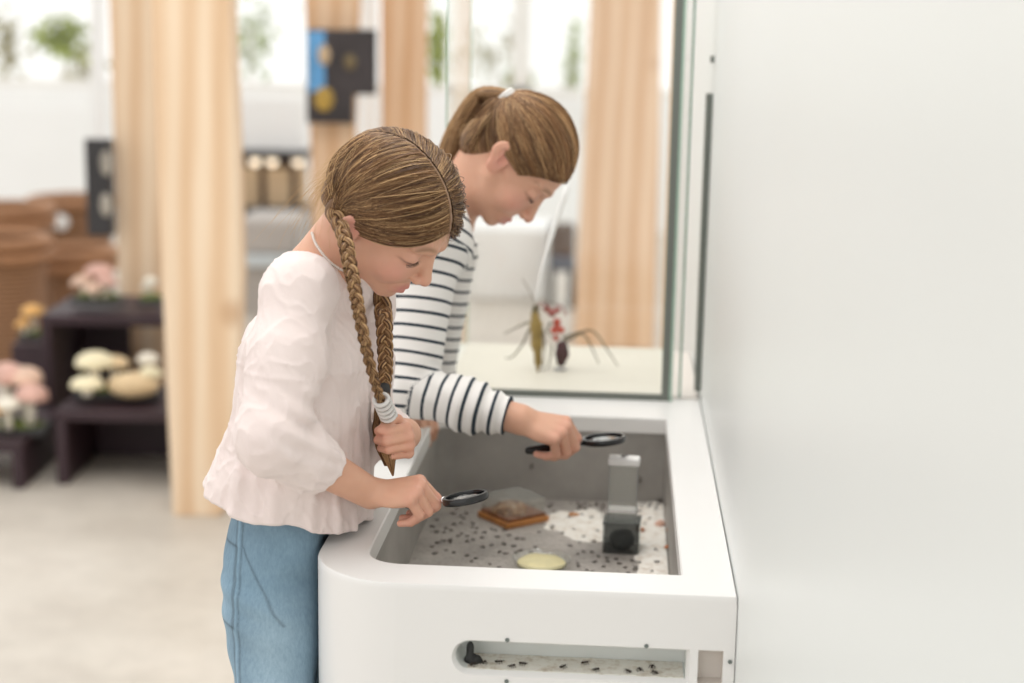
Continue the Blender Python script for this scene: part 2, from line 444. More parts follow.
# skin, cloth and hair materials
m = M['skin'] = mat('skin', (.7, .45, .35), .48); N, L, b = nodes(m)
base(m, mix(m, attr(m, 'tint'), ramp(m, noise(m, coord(m), 45, 3), [(.3, (.95, .93, .92)), (.7, (1, 1, 1))]), .7, 'MULTIPLY'))
b.inputs['Subsurface Weight'].default_value = .12; b.inputs['Subsurface Radius'].default_value = (1, .35, .2); b.inputs['Subsurface Scale'].default_value = .008
b.inputs['Specular IOR Level'].default_value = .35
bump(m, noise(m, coord(m), 420, 2), .12, .001)
def cloth(name, c, c2, fine=900):
    m = mat(name, c, .85); co = coord(m); f = noise(m, co, 22, 4)
    base(m, ramp(m, f, [(.3, c2), (.7, c)])); bump(m, noise(m, co, fine, 2), .35, .0015)
    nodes(m)[2].inputs['Sheen Weight'].default_value = .15; return m
M['blouse'] = cloth('pale pink cotton', (.82, .715, .685), (.79, .68, .65))
m = M['denim'] = mat('light blue denim', (.2, .35, .5), .85); co = coord(m)
base(m, mix(m, attr(m, 'tint'), ramp(m, noise(m, coord(m, (1, 1, .35)), 260, 3, .7), [(.3, (.72, .76, .8)), (.65, (1, 1, 1))]), .8, 'MULTIPLY')); bump(m, noise(m, co, 800, 2), .3, .001)
m = M['stripe'] = mat('white jersey with navy stripes', (.85, .84, .82), .85)
sv = attr(m, 'stripe', 'Fac'); fr = math_(m, 'FRACT', math_(m, 'DIVIDE', sv, .0212)); st = math_(m, 'LESS_THAN', fr, .235)
base(m, mix(m, (.80, .78, .755), (.022, .035, .05), st)); bump(m, noise(m, coord(m), 700, 2), .3, .001)
M['dkjean'] = cloth('dark jeans', (.04, .06, .1), (.03, .045, .08))
M['shoe'] = plain('white canvas shoe', (.7, .68, .66), .7)
m = M['hair'] = mat('hair', (.3, .17, .08), .42); base(m, attr(m, 'tint')); nodes(m)[2].inputs['Specular IOR Level'].default_value = .35
M['lash'] = mat('lashes', (.05, .03, .02), .6)

def strands(name, pts, rad, cols, parent, mt=None, sides=3):
    # pts (N,M,3), rad (N,M) , cols (N,M,3)
    n, m, _ = pts.shape; t = np.gradient(pts, axis=1); t /= np.linalg.norm(t, axis=2, keepdims=True)+1e-12
    ref = np.where(np.abs(t[..., 2:3]) < .85, np.array([0, 0, 1.]), np.array([0, 1., 0]))
    ref = np.broadcast_to(ref[:, :1], t.shape); a = ref-t*(ref*t).sum(-1, keepdims=True); a /= np.linalg.norm(a, axis=2, keepdims=True)+1e-9
    b = np.cross(t, a); V = []
    for k in range(sides):
        q = 2*pi*k/sides; V.append(pts+rad[..., None]*(cos(q)*a+sin(q)*b))
    V = np.stack(V, 2); C = np.repeat(cols[:, :, None], sides, 2)
    idx = np.arange(n*m*sides).reshape(n, m, sides); A = idx[:, :-1]; B = idx[:, 1:]
    F = np.stack([A, np.roll(A, -1, 2), np.roll(B, -1, 2), B], -1).reshape(-1, 4)
    return mesh_np(name, V.reshape(-1, 3), F, mt or M['hair'], parent, True, {'tint': C.reshape(-1, 3)})
EC = np.array([-1., 0, 3.2]); ER = np.array([9.3, 7.3, 8.2])
def flow(roots, goals, M_, off, bulge=0):
    a = (roots-EC)/ER; b = (goals-EC)/ER; a /= np.linalg.norm(a, axis=1, keepdims=True); b /= np.linalg.norm(b, axis=1, keepdims=True)
    w = np.arccos(np.clip((a*b).sum(1), -1, 1))[:, None, None]; t = np.linspace(0, 1, M_)[None, :, None]
    d = (np.sin((1-t)*w)*a[:, None]+np.sin(t*w)*b[:, None])/np.sin(w)
    return EC+d*(ER+off[:, None, None]*np.ones(1)) if off.ndim == 1 else EC+d*(ER+off[:, :, None])
HB = np.array([.185, .094, .041]); HL = np.array([.62, .395, .195]); HD = np.array([.085, .042, .022])
def push_out(P, fn, off, it=3):
    sh = P.shape; Q = P.reshape(-1, 3).copy(); e = .0008
    for _ in range(it):
        d = fn(Q); m = d < off
        if not m.any(): break
        R_ = Q[m]; g = np.stack([fn(R_+np.eye(3)[i]*e)-d[m] for i in range(3)], 1); g /= np.linalg.norm(g, axis=1, keepdims=True)+1e-9
        Q[m] = R_+g*(off-d[m])[:, None]
    return Q.reshape(sh)
def hair_cols(n, m, light=.5, seed=0):
    r = np.random.default_rng(seed); u = r.random(n)
    c = HB[None]*(.75+.5*r.random((n, 1))); w = np.clip((u-(1-light))/light, 0, 1)[:, None]**1.3; c = c*(1-w)+HL*w
    w2 = (r.random((n, 1)) < .18); c = np.where(w2, HD*1.2, c)
    return np.repeat(c[:, None], m, 1)
def bundle(name, cpts, rprof, n, parent, seed=1, rad=.0006, light=.5, wav=.15, M_=26, flat=1.0, sides=3, taper=True):
    r = np.random.default_rng(seed); C = curve(cpts, M_); T = np.linspace(0, 1, M_); R = np.interp(T, np.linspace(0, 1, len(rprof)), rprof)
    t = np.gradient(C, axis=0); t /= np.linalg.norm(t, axis=1)[:, None]; ref = np.array([0, 1., 0]); a = ref-t*(t@ref)[:, None]; a /= np.linalg.norm(a, axis=1)[:, None]; b = np.cross(t, a)
    th = r.random(n)*2*pi; rho = np.sqrt(r.random(n)*.5+.5); ph = r.random((n, 2))*6.28
    th2 = th[:, None]+wav*np.sin(T[None]*7+ph[:, :1]); rr = rho[:, None]*(1+.12*np.sin(T[None]*9+ph[:, 1:]))*R[None]
    P = C[None]+rr[..., None]*(np.cos(th2)[..., None]*a[None]+flat*np.sin(th2)[..., None]*b[None])
    rd = np.full((n, M_), rad); 
    if taper: rd = rd*np.clip((1.02-T)*6, .2, 1)[None]
    return P, rd, hair_cols(n, M_, light, seed)
def braid(name, cpts, w, nper, turns, parent, seed=1, light=.5, wend=.7):
    Mn = int(turns*14); C = curve(cpts, Mn); T = np.linspace(0, 1, Mn); r = np.random.default_rng(seed)
    t = np.gradient(C, axis=0); t /= np.linalg.norm(t, axis=1)[:, None]
    v = nrm(-FW+.15*RT); n_ = v-t*(t@v)[:, None]; n_ /= np.linalg.norm(n_, axis=1)[:, None]; s = np.cross(t, n_)
    Ps = []; Cs = []; Rs = []
    for k in range(3):
        q = 2*pi*turns*T/1.0*.5+2*pi*k/3; W = w*(1-(1-wend)*T)
        ctr = C+(W*.52*np.sin(q))[:, None]*s+(W*.26*np.sin(2*q))[:, None]*n_
        tt = np.gradient(ctr, axis=0); tt /= np.linalg.norm(tt, axis=1)[:, None]; s2 = np.cross(tt, n_)
        s2 /= np.linalg.norm(s2, axis=1)[:, None]; n2 = np.cross(s2, tt)
        for i in range(nper):
            a = 2*pi*i/nper+r.random()*.3; rho = .9 if i % 5 else .55
            P = ctr+(W*.36*rho*cos(a))[:, None]*s2+(W*.30*rho*sin(a))[:, None]*n2
            Ps.append(P); Rs.append(W*.105)
        c = hair_cols(nper, Mn, light, seed*7+k); Cs.append(c)
    return np.array(Ps), np.array(Rs), np.vstack(Cs)
def join_strands(name, lst, parent):
    V0 = None
    objs = []
    Ms = {}
    for P, R, C in lst: Ms.setdefault(P.shape[1], []).append((P, R, C))
    allV = []; allF = []; allC = []; off = 0
    for m_, L_ in Ms.items():
        o = strands('tmp', np.concatenate([a for a, _, _ in L_]), np.concatenate([a for _, a, _ in L_]), np.concatenate([a for _, _, a in L_]), None)
        me = o.data; nv = len(me.vertices); v = np.empty(nv*3, np.float32); me.vertices.foreach_get('co', v)
        f = np.empty(len(me.loops), np.int32); me.loops.foreach_get('vertex_index', f)
        c = np.empty(nv*4, np.float32); me.attributes['tint'].data.foreach_get('color', c)
        allV.append(v.reshape(-1, 3)); allF.append(f.reshape(-1, 4)+off); allC.append(c.reshape(-1, 4)); off += nv
        bpy.data.objects.remove(o); bpy.data.meshes.remove(me)
    return mesh_np(name, np.concatenate(allV), np.concatenate(allF), M['hair'], parent, True, {'tint': np.concatenate(allC)})

def lashes(H, parent):
    mb = MB()
    for s in (1, -1):
        for i in range(15):
            u = i/14; y = s*(2.0+2.5*u); x = 7.9-.18*(y*s-3.1)**2*.6-.25*(u); p = np.array([x, y, -.1])
            q = p+np.array([.40, s*.2*(u-.2), -.22]); mb.tube([H.w(p), H.w(q)], [.0005, .0002], 4)
    return mb.build('eyelashes', M['lash'], parent)
M['taupe'] = plain('taupe panel', (.72, .67, .62), .5); M['slot'] = plain('slot backing', (.80, .82, .80), .5)
M['orange'] = plain('orange brown plastic', (.50, .21, .06), .4, .2, 30); M['brown'] = plain('brown tray', (.22, .08, .03), .5, .3, 60)
M['rust'] = plain('rust crumb', (.42, .16, .07), .7, .3, 80); M['pinkf'] = plain('pink crumb', (.68, .42, .32), .7, .2, 80)
m = M['soil'] = mat('nest soil', (.3, .2, .1), .9); base(m, ramp(m, noise(m, coord(m), 70, 5, .7), [(.35, (.10, .035, .015)), (.5, (.34, .17, .07)), (.65, (.55, .45, .34))]))
M['smoke'] = pane_mat('smoked acrylic', (.55, .56, .56), frost=.02); M['seal'] = mat('grey edge', (.3, .3, .3), .4); M['smoke2'] = plain('dark tray', (.04, .04, .04), .5)
M['slate'] = plain('wet grey sponge', (.07, .085, .095), .35, .4, 60); M['yellow'] = plain('pale yellow food', (.84, .76, .44), .6, .12, 40)
M['ant'] = mat('ant', (.035, .02, .014), .35); M['linen'] = plain('cream case floor', (.68, .645, .56), .6, .05)
M['steel2'] = mat('grey green seal', (.15, .165, .145), .4)
M['olive'] = plain('olive tan', (.28, .19, .05), .4, .25, 60); M['oliveD'] = plain('dark olive', (.10, .075, .03), .4, .2, 60)
M['maroon'] = plain('dark maroon', (.06, .018, .02), .25, .2, 50); M['redant'] = plain('red chitin', (.50, .075, .045), .3, .2, 60); M['redant2'] = plain('dull red chitin', (.28, .07, .06), .3, .4, 90)
M['wframe'] = plain('window frame paint', (.84, .82, .78), .5)
M['leaf'] = plain('leaf green', (.34, .40, .08), .6, .3, 8); M['leaf2'] = plain('leaf tan', (.46, .42, .26), .6, .2, 8); M['leaf3'] = plain('leaf pale', (.46, .52, .30), .6, .2, 8); M['twig'] = plain('twig', (.5, .42, .3), .8)
M['blueprint'] = plain('blue print', (.12, .36, .68), .5, .2, 6); M['darkprint'] = plain('dark print', (.035, .028, .03), .5, .5, 6); M['gold'] = plain('gold', (.42, .27, .05), .5, .3, 20); M['gold2'] = plain('dull gold', (.15, .11, .05), .5, .4, 20)
M['tan'] = plain('tan', (.58, .43, .27), .6, .1, 6); M['tan2'] = plain('pale tan', (.36, .33, .28), .6, .3, 12); M['brownD'] = plain('dark brown', (.11, .06, .035), .6, .2)
M['greyblue'] = plain('grey blue cloth', (.10, .11, .14), .8, .2); M['greyc'] = plain('grey cloth', (.50, .47, .44), .9, .05, 10); M['paleblue'] = plain('pale blue', (.66, .73, .76), .5)
m = M['lampw'] = mat('small lamp', (1, .9, .75), .5); m.node_tree.nodes['Principled BSDF'].inputs['Emission Color'].default_value = (1, .82, .6, 1); m.node_tree.nodes['Principled BSDF'].inputs['Emission Strength'].default_value = 1.2
M['mpink'] = plain('pink cap', (.72, .50, .38), .5, .12, 20); M['mrose'] = plain('rose cap', (.66, .40, .33), .5, .15, 20); M['mamber'] = plain('amber cap', (.72, .40, .12), .5, .2, 20)
M['cream'] = plain('cream stem', (.82, .77, .66), .6, .05, 20); M['mcream'] = plain('cream cap', (.84, .76, .52), .5, .08, 20); M['mtan'] = plain('tan cap', (.72, .55, .33), .5, .1, 20)
M['moss'] = plain('moss', (.12, .15, .03), .9, .5, 60)
# ------------------------------------------------------------------ the counter
AX = [EE, DD, ZR] if 'ZR' in globals() else [EE, DD, np.array([0, 0, 1.])]
ZR = np.array([0, 0, 1.])
def rrect(x0, x1, y0, y1, radii, n=10):
    # corners in order: front-left, front-right, back-right, back-left ; counter-clockwise
    P = []
    for (cx, cy, a0), r in zip(((x0, y0, pi), (x1, y0, 1.5*pi), (x1, y1, 0), (x0, y1, .5*pi)), radii):
        r = max(r, 1e-4); ox = cx+r if cx == x0 else cx-r; oy = cy+r if cy == y0 else cy-r
        for i in range(n+1): a = a0+(pi/2)*i/n; P.append((ox+r*cos(a), oy+r*sin(a)))
    return P
counter = empty('display_counter', tuple(K(-.26, .7, 0)), 'white rounded display counter with a sunken grey basin, against the white wall', 'counter')
outer = rrect(-.53, -.001, 0, 1.47, (.115, .003, .003, .02)); inner = rrect(-.465, -.066, .073, .885, (.05, .004, .004, .035))
mb = MB(); n = len(outer); V = []
for z, c in ((.7915, outer), (.797, outer), (.80, [(x*.994-.0016, y*.998+.001) for x, y in outer]), (.80, [(x-(.002 if x < -.26 else -.002), y-(.002 if y < .5 else -.002)) for x, y in inner]), (.798, inner), (.772, inner)):
    V += [K(a, b, z) for a, b in c]
mb.add(V, [(r*n+i, r*n+(i+1) % n, (r+1)*n+(i+1) % n, (r+1)*n+i) for r in range(5) for i in range(n)])
mb.build('worktop', M['white'], counter, 'auto')
# carcass: everything but the front plane between E -.415 and -.001
mb = MB(); cont = [p for p in outer]
k0 = 10   # end of the front-left arc
ring = cont[k0+1:]+cont[:k0+1]            # starts at the front-right corner
V = [K(a, b, .7915) for a, b in ring]+[K(a, b, 0.0) for a, b in ring]; m_ = len(ring)
mb.add(V, [(i, i+1, m_+i+1, m_+i) for i in range(m_-1)]); mb.build('carcass', M['white'], counter, 'auto')
# front panel with the long slot and the little square window
import bmesh
def plate_with_holes(name, outer_, holes, f3, mt, parent, thick=0):
    bm = bmesh.new(); es = []
    for loop in [outer_]+holes:
        vs = [bm.verts.new(tuple(f3(a, b, 0))) for a, b in loop]
        es += [bm.edges.new((vs[i], vs[(i+1) % len(vs)])) for i in range(len(vs))]
    bmesh.ops.triangle_fill(bm, use_beauty=True, use_dissolve=False, edges=es)
    me = bpy.data.meshes.new(name); bm.to_mesh(me); bm.free(); o = bpy.data.objects.new(name, me); COL.objects.link(o); me.materials.append(mt)
    if parent: under(o, parent)
    if thick: s = o.modifiers.new('s', 'SOLIDIFY'); s.thickness = thick; s.offset = 0
    return o
zc, rr = .7085, .0225
def slot(r, xr, n=14): return [(-.3225+r*cos(a), zc+r*sin(a)) for a in np.linspace(pi/2, 1.5*pi, n)]+[(xr, zc-r), (xr, zc+r)]
win = [(-.045, zc-rr), (-.015, zc-rr), (-.015, zc+rr), (-.045, zc+rr)]
f3 = lambda a, b, h: K(a, h, b)
plate_with_holes('front_panel', [(-.415, 0), (-.001, 0), (-.001, .7915), (-.415, .7915)], [slot(rr, -.055), win], f3, M['white'], counter)
mb = MB(); A = slot(rr, -.055); B = slot(rr-.004, -.059); n = len(A)
V = [K(a, 0, b) for a, b in A]+[K(a, .008, b) for a, b in B]+[K(a, .060, b) for a, b in B]
mb.add(V, [(r*n+i, r*n+(i+1) % n, (r+1)*n+(i+1) % n, (r+1)*n+i) for r in (0,) for i in range(n)])
sl = mb.build('slot_frame', M['white'], counter, 'auto')
mb = MB(); mb.add(V[n:], [(i, (i+1) % n, n+(i+1) % n, n+i) for i in range(n)]+[tuple(range(n, 2*n))]); mb.build('slot_lining', M['slot'], counter, 'auto')
mb = MB(); mb.add([K(a, .009, b) for a, b in B], [tuple(range(n))]); mb.build('slot_pane', M['pane'], counter)
mb = MB(); mb.box(K(-.03, .0125, zc), (.030, .025, .045), AX); o = mb.build('window_lining', M['taupe'], counter)
bm = bmesh.new(); bm.from_mesh(o.data); bm.faces.ensure_lookup_table()
ff_ = [f for f in bm.faces if abs(f.normal @ Vector(DD)) > .9 and (f.calc_center_median()-Vector(K(-.03, .0, zc))).length < .02]
bmesh.ops.delete(bm, geom=ff_, context='FACES'); bm.to_mesh(o.data); bm.free()
mb = MB(); mb.box(K(-.194, .034, .689), (.266, .049, .0035), AX); tag(mb.build('slot_sand', M['sand'], counter, bevel=0), 'cream sand floor of the slot', kind='stuff')
for e, z in ((-.0065, .718), (-.277, .7335), (-.108, .7335), (-.277, .6800)):
    mb = MB(); mb.lathe(K(e, -.001, z), [(.0028, 0), (.0024, .0012), (0, .0014)], 12, [EE, ZR, -DD]); mb.build('screw', M['steel'], counter)
# grey basin
lin = rrect(-.468, -.063, .070, .888, (.053, .006, .006, .038)); n = len(lin); ZF = .645
mb = MB(); mb.add([K(a, b, .773) for a, b in lin]+[K(a, b, ZF) for a, b in lin], [(i, (i+1) % n, n+(i+1) % n, n+i) for i in range(n)]); mb.build('basin_wall', M['basin'], counter, 'auto')
mb = MB(); mb.add([K(a, b, ZF) for a, b in lin], [tuple(range(n))]); mb.build('basin_floor', M['basinfloor'], counter)
# sand drift along the back and right of the basin floor
gx = np.linspace(-.30, -.066, 80); gy = np.linspace(.40, .885, 120); X, Y = np.meshgrid(gx, gy, indexing='ij'); Pn = np.stack([X, Y, X*0], -1).reshape(-1, 3)
f1 = np.clip(1-np.abs(Y-.745+.25*(X+.18))/.10, -1, 1)*1.5*(1/(1+np.exp(-(X+.275)*60)))
f2 = np.clip(1-np.abs(X+.085)/.045, -1, 1)*1.3-1.5*np.clip((.52-Y)/.1, 0, 1)
hgt = np.maximum(f1, f2).ravel()+.55*snoise(Pn, 45, 40)+.35*snoise(Pn, 110, 41)-.42
Z = np.clip(hgt*.006, -.002, .007)+.0006*snoise(Pn, 260, 42); V = np.array([K(a, b, ZF+z) for a, b, z in zip(X.ravel(), Y.ravel(), Z)])
idx = np.arange(80*120).reshape(80, 120); F = np.stack([idx[:-1, :-1], idx[1:, :-1], idx[1:, 1:], idx[:-1, 1:]], -1).reshape(-1, 4); F = F[(Z[F] > -.0015).any(1)]
o = mesh_np('sand', V, F, M['sand']); tag(o, 'drift of white sand and crumbs along the back of the grey basin', 'sand', kind='stuff')
def hat(e, d): 
    i = int(np.clip((e+.30)/.234*79, 0, 79)); j = int(np.clip((d-.40)/.485*119, 0, 119)); return max(0, float(Z.reshape(80, 120)[i, j])) if e > -.30 and d > .4 else 0
# petri box
def frame(rot): c, s = cos(rot), sin(rot); return [EE*c+DD*s, -EE*s+DD*c, ZR]
c = K(-.322, .765, ZF); A = frame(radians(40))
r_ = empty('insect_box', tuple(c), 'square clear plastic box of brown nest material on an orange base in the basin', 'box')
mb = MB(); mb.box(c+ZR*.005, (.088, .088, .010), A); mb.build('base', M['orange'], r_, bevel=.002)
mb = MB(); mb.box(c+ZR*.0125, (.080, .080, .005), A); mb.build('tray', M['brown'], r_, bevel=.001)
def soil(P):
    Q = (P-c)@np.array(A).T; d = ell(Q, (-.006, .002, .012), (.034, .032, .019)); return smax(d-.004*snoise(P, 150, 50)-.002*snoise(P, 320, 51), .014-Q[:, 2], .003)
sdf_obj('nest_material', soil, c-.05, c+.05, .0024, M['soil'], r_)
mb = MB()
for s in (-1, 1):
    mb.box(c+A[0]*.038*s+ZR*.0275, (.0015, .0775, .026), A); mb.box(c+A[1]*.038*s+ZR*.0275, (.0745, .0015, .026), A)
mb.box(c+ZR*.0412, (.078, .078, .0016), A); mb.build('clear_cover', M['acryl'], r_)
# tall clear feeder
c = K(-.138, .625, ZF+.001); A = frame(radians(-4))
r_ = empty('feeder', tuple(c), 'tall clear acrylic feeder with a white cap rising from a dark box in the basin', 'feeder')
def hollow(mb, c, w, d, h, t, A, top=False):
    for s in (-1, 1):
        mb.box(c+A[0]*(w/2-t/2)*s+ZR*h/2, (t, d, h), A); mb.box(c+A[1]*(d/2-t/2)*s+ZR*h/2, (w-2*t, t, h), A)
    if top: mb.box(c+ZR*(h-t/2), (w-2*t, d-2*t, t), A)
mb = MB(); hollow(mb, c+ZR*.05, .046, .022, .095, .0016, A); mb.build('tube', M['acryl'], r_)
mb = MB(); mb.box(c+ZR*.147, (.050, .026, .013), A); mb.build('cap', M['white'], r_, bevel=.003)
mb = MB(); mb.box(c+ZR*.066-A[1]*.0, (.048, .024, .005), A); mb.build('shelf', M['white'], r_)
mb = MB(); hollow(mb, c, .058, .05, .048, .003, A); mb.build('box', M['smoke'], r_, bevel=.001)
mb = MB(); mb.box(c+ZR*.049, (.060, .052, .004), A); mb.build('lid', M['smoke'], r_, bevel=.001)
def stone(P):
    Q = (P-c)@np.array(A).T; d = ell(Q, (0, -.003, .017), (.020, .017, .017)); return d-.0025*snoise(P, 160, 55)
sdf_obj('sponge', stone, c-.03, c+.045, .002, M['slate'], r_)
for s in (-1, 1):
    mb = MB(); mb.tube([c+A[0]*.0225*s-A[1]*.012+ZR*.05, c+A[0]*.0225*s-A[1]*.012+ZR*.141], .0008, 6); mb.build('edge', M['seal'], r_)
# dish
c = K(-.262, .530, ZF+.001); r_ = empty('feeding_dish', tuple(c), 'round shallow dish of pale yellow food near the front rim of the basin', 'dish')
mb = MB(); mb.lathe(c, [(.001, 0), (.040, 0), (.046, .012), (.0445, .012), (.039, .002), (.001, .002)], 32); mb.build('dish', M['acryl'], r_, True)
def food(P): return smax(ell(P, c+ZR*.004, (.038, .038, .009))-.0016*snoise(P, 150, 60), .0022-(P-c)[:, 2], .002)
sdf_obj('food', food, c-.05, c+.05, .002, M['yellow'], r_)
# crumbs of fruit
for i, (x, y, s, lab) in enumerate(((574, 515, .010, 'orange crumb of fruit lying on white sand behind the nest box'), (640, 532, .009, 'rust brown crumb of fruit right beside the dark feeder box'), (660, 524, .010, 'pinkish fruit crumb on the sand right of the feeder'), (671, 533, .009, 'pale orange fruit crumb by the right wall of the basin'), (668, 548, .007, 'small tan crumb lowest along the right wall of the basin'))):
    p = WZ(x, y, ZF+.003); E_, D_ = (p-OO)@EE, (p-OO)@DD; p = K(E_, D_, ZF+hat(E_, D_)+.002)
    o = sdf_obj('fruit_crumb', lambda P, p=p, s=s, i=i: ell(P, p, (s, s*.7, s*.45))-.003*snoise(P, 260, 70+i), p-.02, p+.02, .0016, M[('orange', 'rust', 'pinkf', 'orange', 'rust')[i]], None); tag(o, lab, 'food')
# clump of nest debris in the slot
c = K(-.322, .03, .6905)
o = sdf_obj('nest_clump', lambda P: smax(smin(ell(P, c+EE*.002, (.012, .009, .010)), ell(P, c+ZR*.012-EE*.003, (.005, .006, .016)), .006)-.003*snoise(P, 420, 80), -(P-c)[:, 2], .001), c-.04, c+.04, .0015, M['rubber'], None); tag(o, 'dark clump of ants and debris at the left end of the slot', 'debris')

# ants
def make_ant():
    mb = MB(); mb.ball((-.0034, 0, .0022), (.0021, .0014, .0014), 8, 6); mb.ball((0, 0, .0022), (.0017, .0009, .0010), 8, 6); mb.ball((.0030, 0, .0024), (.0014, .0013, .0011), 8, 6)
    for s in (-1, 1):
        for a, x in ((-.6, -.0006), (0, 0), (.7, .0006)):
            mb.tube([(x, 0, .0022), (x+a*.0022, s*.0022, .0034), (x+a*.0042, s*.0040, .0001)], .00028, 4)
        mb.tube([(.004, s*.0004, .0028), (.0054, s*.0016, .0036), (.0064, s*.002, .0026)], .00018, 4)
    return mb.build('ant', M['ant'], None, True)
ant = make_ant(); first = True
def put_ant(p, rot, sc, label, group):
    global first
    o = ant if first else ant.copy()
    if not first: COL.objects.link(o)
    first = False; o.location = tuple(p); o.rotation_euler = (0, 0, rot); o.scale = (sc,)*3
    tag(o, label, 'ant', group); return o
r = np.random.default_rng(12); k = 0; used = []
blocked = [(-.322, .765, .066), (-.138, .625, .048), (-.262, .530, .052)]
while k < 175:
    u = r.random()
    if u < .30: e, d = r.normal(-.16, .07), r.normal(.86, .018)
    elif u < .45: e, d = r.normal(-.37, .05), r.normal(.68, .07)
    elif u < .6: e, d = r.normal(-.15, .03), r.normal(.58, .05)
    else: e, d = r.uniform(-.45, -.075), r.uniform(.42, .86)
    if not (-.455 < e < -.072 and .42 < d < .876): continue
    if any((e-a)**2+(d-b)**2 < q*q for a, b, q in blocked): continue
    if any((e-a)**2+(d-b)**2 < .009**2 for a, b in used): continue
    used.append((e, d)); put_ant(K(e, d, ZF+hat(e, d)+.0002), r.random()*6.28, r.uniform(.6, .9), 'tiny dark ant crawling on the gritty floor of the grey basin', 'ants on the basin floor'); k += 1
for px, py in ((473, 666), (484, 664), (499, 663), (511, 672), (523, 665), (563, 668), (585, 664), (596, 671), (628, 673), (652, 668), (655, 677), (640, 671)):
    p = WZ(px, py, .6905); e, d = (p-OO)@EE, (p-OO)@DD; put_ant(K(e, min(max(d, .018), .05), .6907), r.random()*6.28, 1.0, 'tiny dark ant walking on the sand inside the long slot window', 'ants in the slot')
for px, py in ((532, 466), (660, 500), (640, 480)):
    q = ray(px, py); t = ((OO+DD*.8865-CAM)@DD)/(q@DD); p = CAM+q*t; o = put_ant(p, 0, 1.0, 'tiny dark ant climbing the back wall of the grey basin', 'ants on the basin wall')
    o.rotation_euler = (pi/2, r.random()*3, KR)
p = K(-.138, .62, ZF+.1545); put_ant(p, .4, 1.1, 'small dark ant on the white cap of the feeder', None)

# ------------------------------------------------------------------ glass case behind the basin
case = empty('glass_case', tuple(K(-.27, 1.24, TOP)), 'tall frameless glass case with green edges standing at the back of the counter', 'display case')
E0, E1, D0, D1, ZT = -.470, -.066, 1.02, 1.455, 2.0
def pbox(e0, e1, d0, d1, z0, z1): mb = MB(); mb.box(K((e0+e1)/2, (d0+d1)/2, (z0+z1)/2), (e1-e0, d1-d0, z1-z0), AX); return mb
pbox(E0, E1, D0, D1, TOP, TOP+.010).build('case_floor', M['linen'], case)
def quad(name, pts, mt, par): mb = MB(); mb.add(pts, [(0, 1, 2, 3)]); return mb.build(name, mt, par)
quad('front_pane', [K(E0, D0, TOP+.01), K(E1, D0, TOP+.01), K(E1, D0, ZT), K(E0, D0, ZT)], M['pane'], case)
quad('back_pane', [K(E0, D1, TOP+.01), K(E1, D1, TOP+.01), K(E1, D1, ZT), K(E0, D1, ZT)], M['pane'], case)
quad('side_pane', [K(E0, D0, TOP+.01), K(E0, D1, TOP+.01), K(E0, D1, ZT), K(E0, D0, ZT)], M['pane'], case)
quad('side_pane', [K(E1, D0, TOP+.01), K(E1, D1, TOP+.01), K(E1, D1, ZT), K(E1, D0, ZT)], M['pane'], case)
pbox(E0-.002, E0+.001, D0-.002, D0+.001, TOP+.01, ZT).build('pane_edge', M['gedge2'], case)
pbox(E0-.002, E0+.001, D1-.002, D1+.001, TOP+.01, ZT).build('pane_edge', M['gedge2'], case)
pbox(E0, E1, D0-.003, D0+.002, TOP, TOP+.012).build('bottom_rail', M['steel2'], case)
pbox(E1-.006, E1+.008, D0-.004, D0+.010, TOP, ZT).build('corner_post', M['steel2'], case)
pbox(E1+.008, E1+.013, D0-.006, D0+.004, TOP, ZT).build('door_edge', M['gedge2'], case)
pbox(E1+.026, E1+.030, D0+.02, D0+.024, TOP, ZT).build('door_edge', M['gedge'], case)
quad('door_pane', [K(E1+.013, D0, TOP+.005), K(E1+.029, D0+.022, TOP+.005), K(E1+.029, D0+.022, ZT), K(E1+.013, D0, ZT)], M['pane'], case)
pbox(E1+.012, -.004, D0+.02, D1, TOP, TOP+.004).build('side_ledge', M['taupe'], case)

# insect models in the case
def pw(x, y, d_=1.20): q = ray(x, y); t = ((OO+DD*d_-CAM)@DD)/(q@DD); return CAM+q*t
zf = TOP+.010
c = pw(538, 372, 1.19); c[2] = zf
r_ = empty('grasshopper_model', tuple(c), 'olive brown model grasshopper standing upright left of the red ant model', 'insect model')
def gh(P):
    d = None
    pts = [(c+ZR*.002, .0035), (c+ZR*.02-EE*.000, .0065), (pw(537, 345, 1.19), .0105), (pw(536, 325, 1.19), .0115), (pw(535, 314, 1.19), .008)]
    for (a, ra), (b, rb) in zip(pts[:-1], pts[1:]):
        q = cap(P, a, b, ra, rb); d = q if d is None else smin(d, q, .006)
    return d-.0007*np.cos(((P-c)@EE)*900)
sdf_obj('wing_case', gh, c-.06, pw(535, 300, 1.19)+.05, .002, M['olive'], r_)
mb = MB(); mb.ball(pw(535.5, 309, 1.19), (.007, .007, .009), 12, 8); mb.build('head', M['oliveD'], r_, True)
for pts in (((529, 322), (520, 326), (504, 334)), ((530, 328), (522, 345), (512, 357), (505, 358)), ((543, 330), (545, 350), (543, 371))):
    q = [pw(x, y, 1.19) for x, y in pts]; mb = MB(); mb.tube(curve(q, 10), list(np.linspace(.0022, .0009, 10)), 6); mb.build('leg', M['oliveD'], r_, True)
q = curve([pw(536, 302, 1.19), pw(541, 275, 1.20), pw(552, 235, 1.21), pw(568, 186, 1.22)], 14)
mb = MB(); mb.tube(q, list(np.linspace(.0018, .0055, 14)), 8); mb.build('antenna', M['white'], r_, True)
q = curve([pw(534, 302, 1.19), pw(528, 288, 1.19), pw(522, 279, 1.19)], 8); mb = MB(); mb.tube(q, .0008, 6); mb.build('antenna', M['oliveD'], r_, True)
c = pw(560, 372, 1.21); c[2] = zf
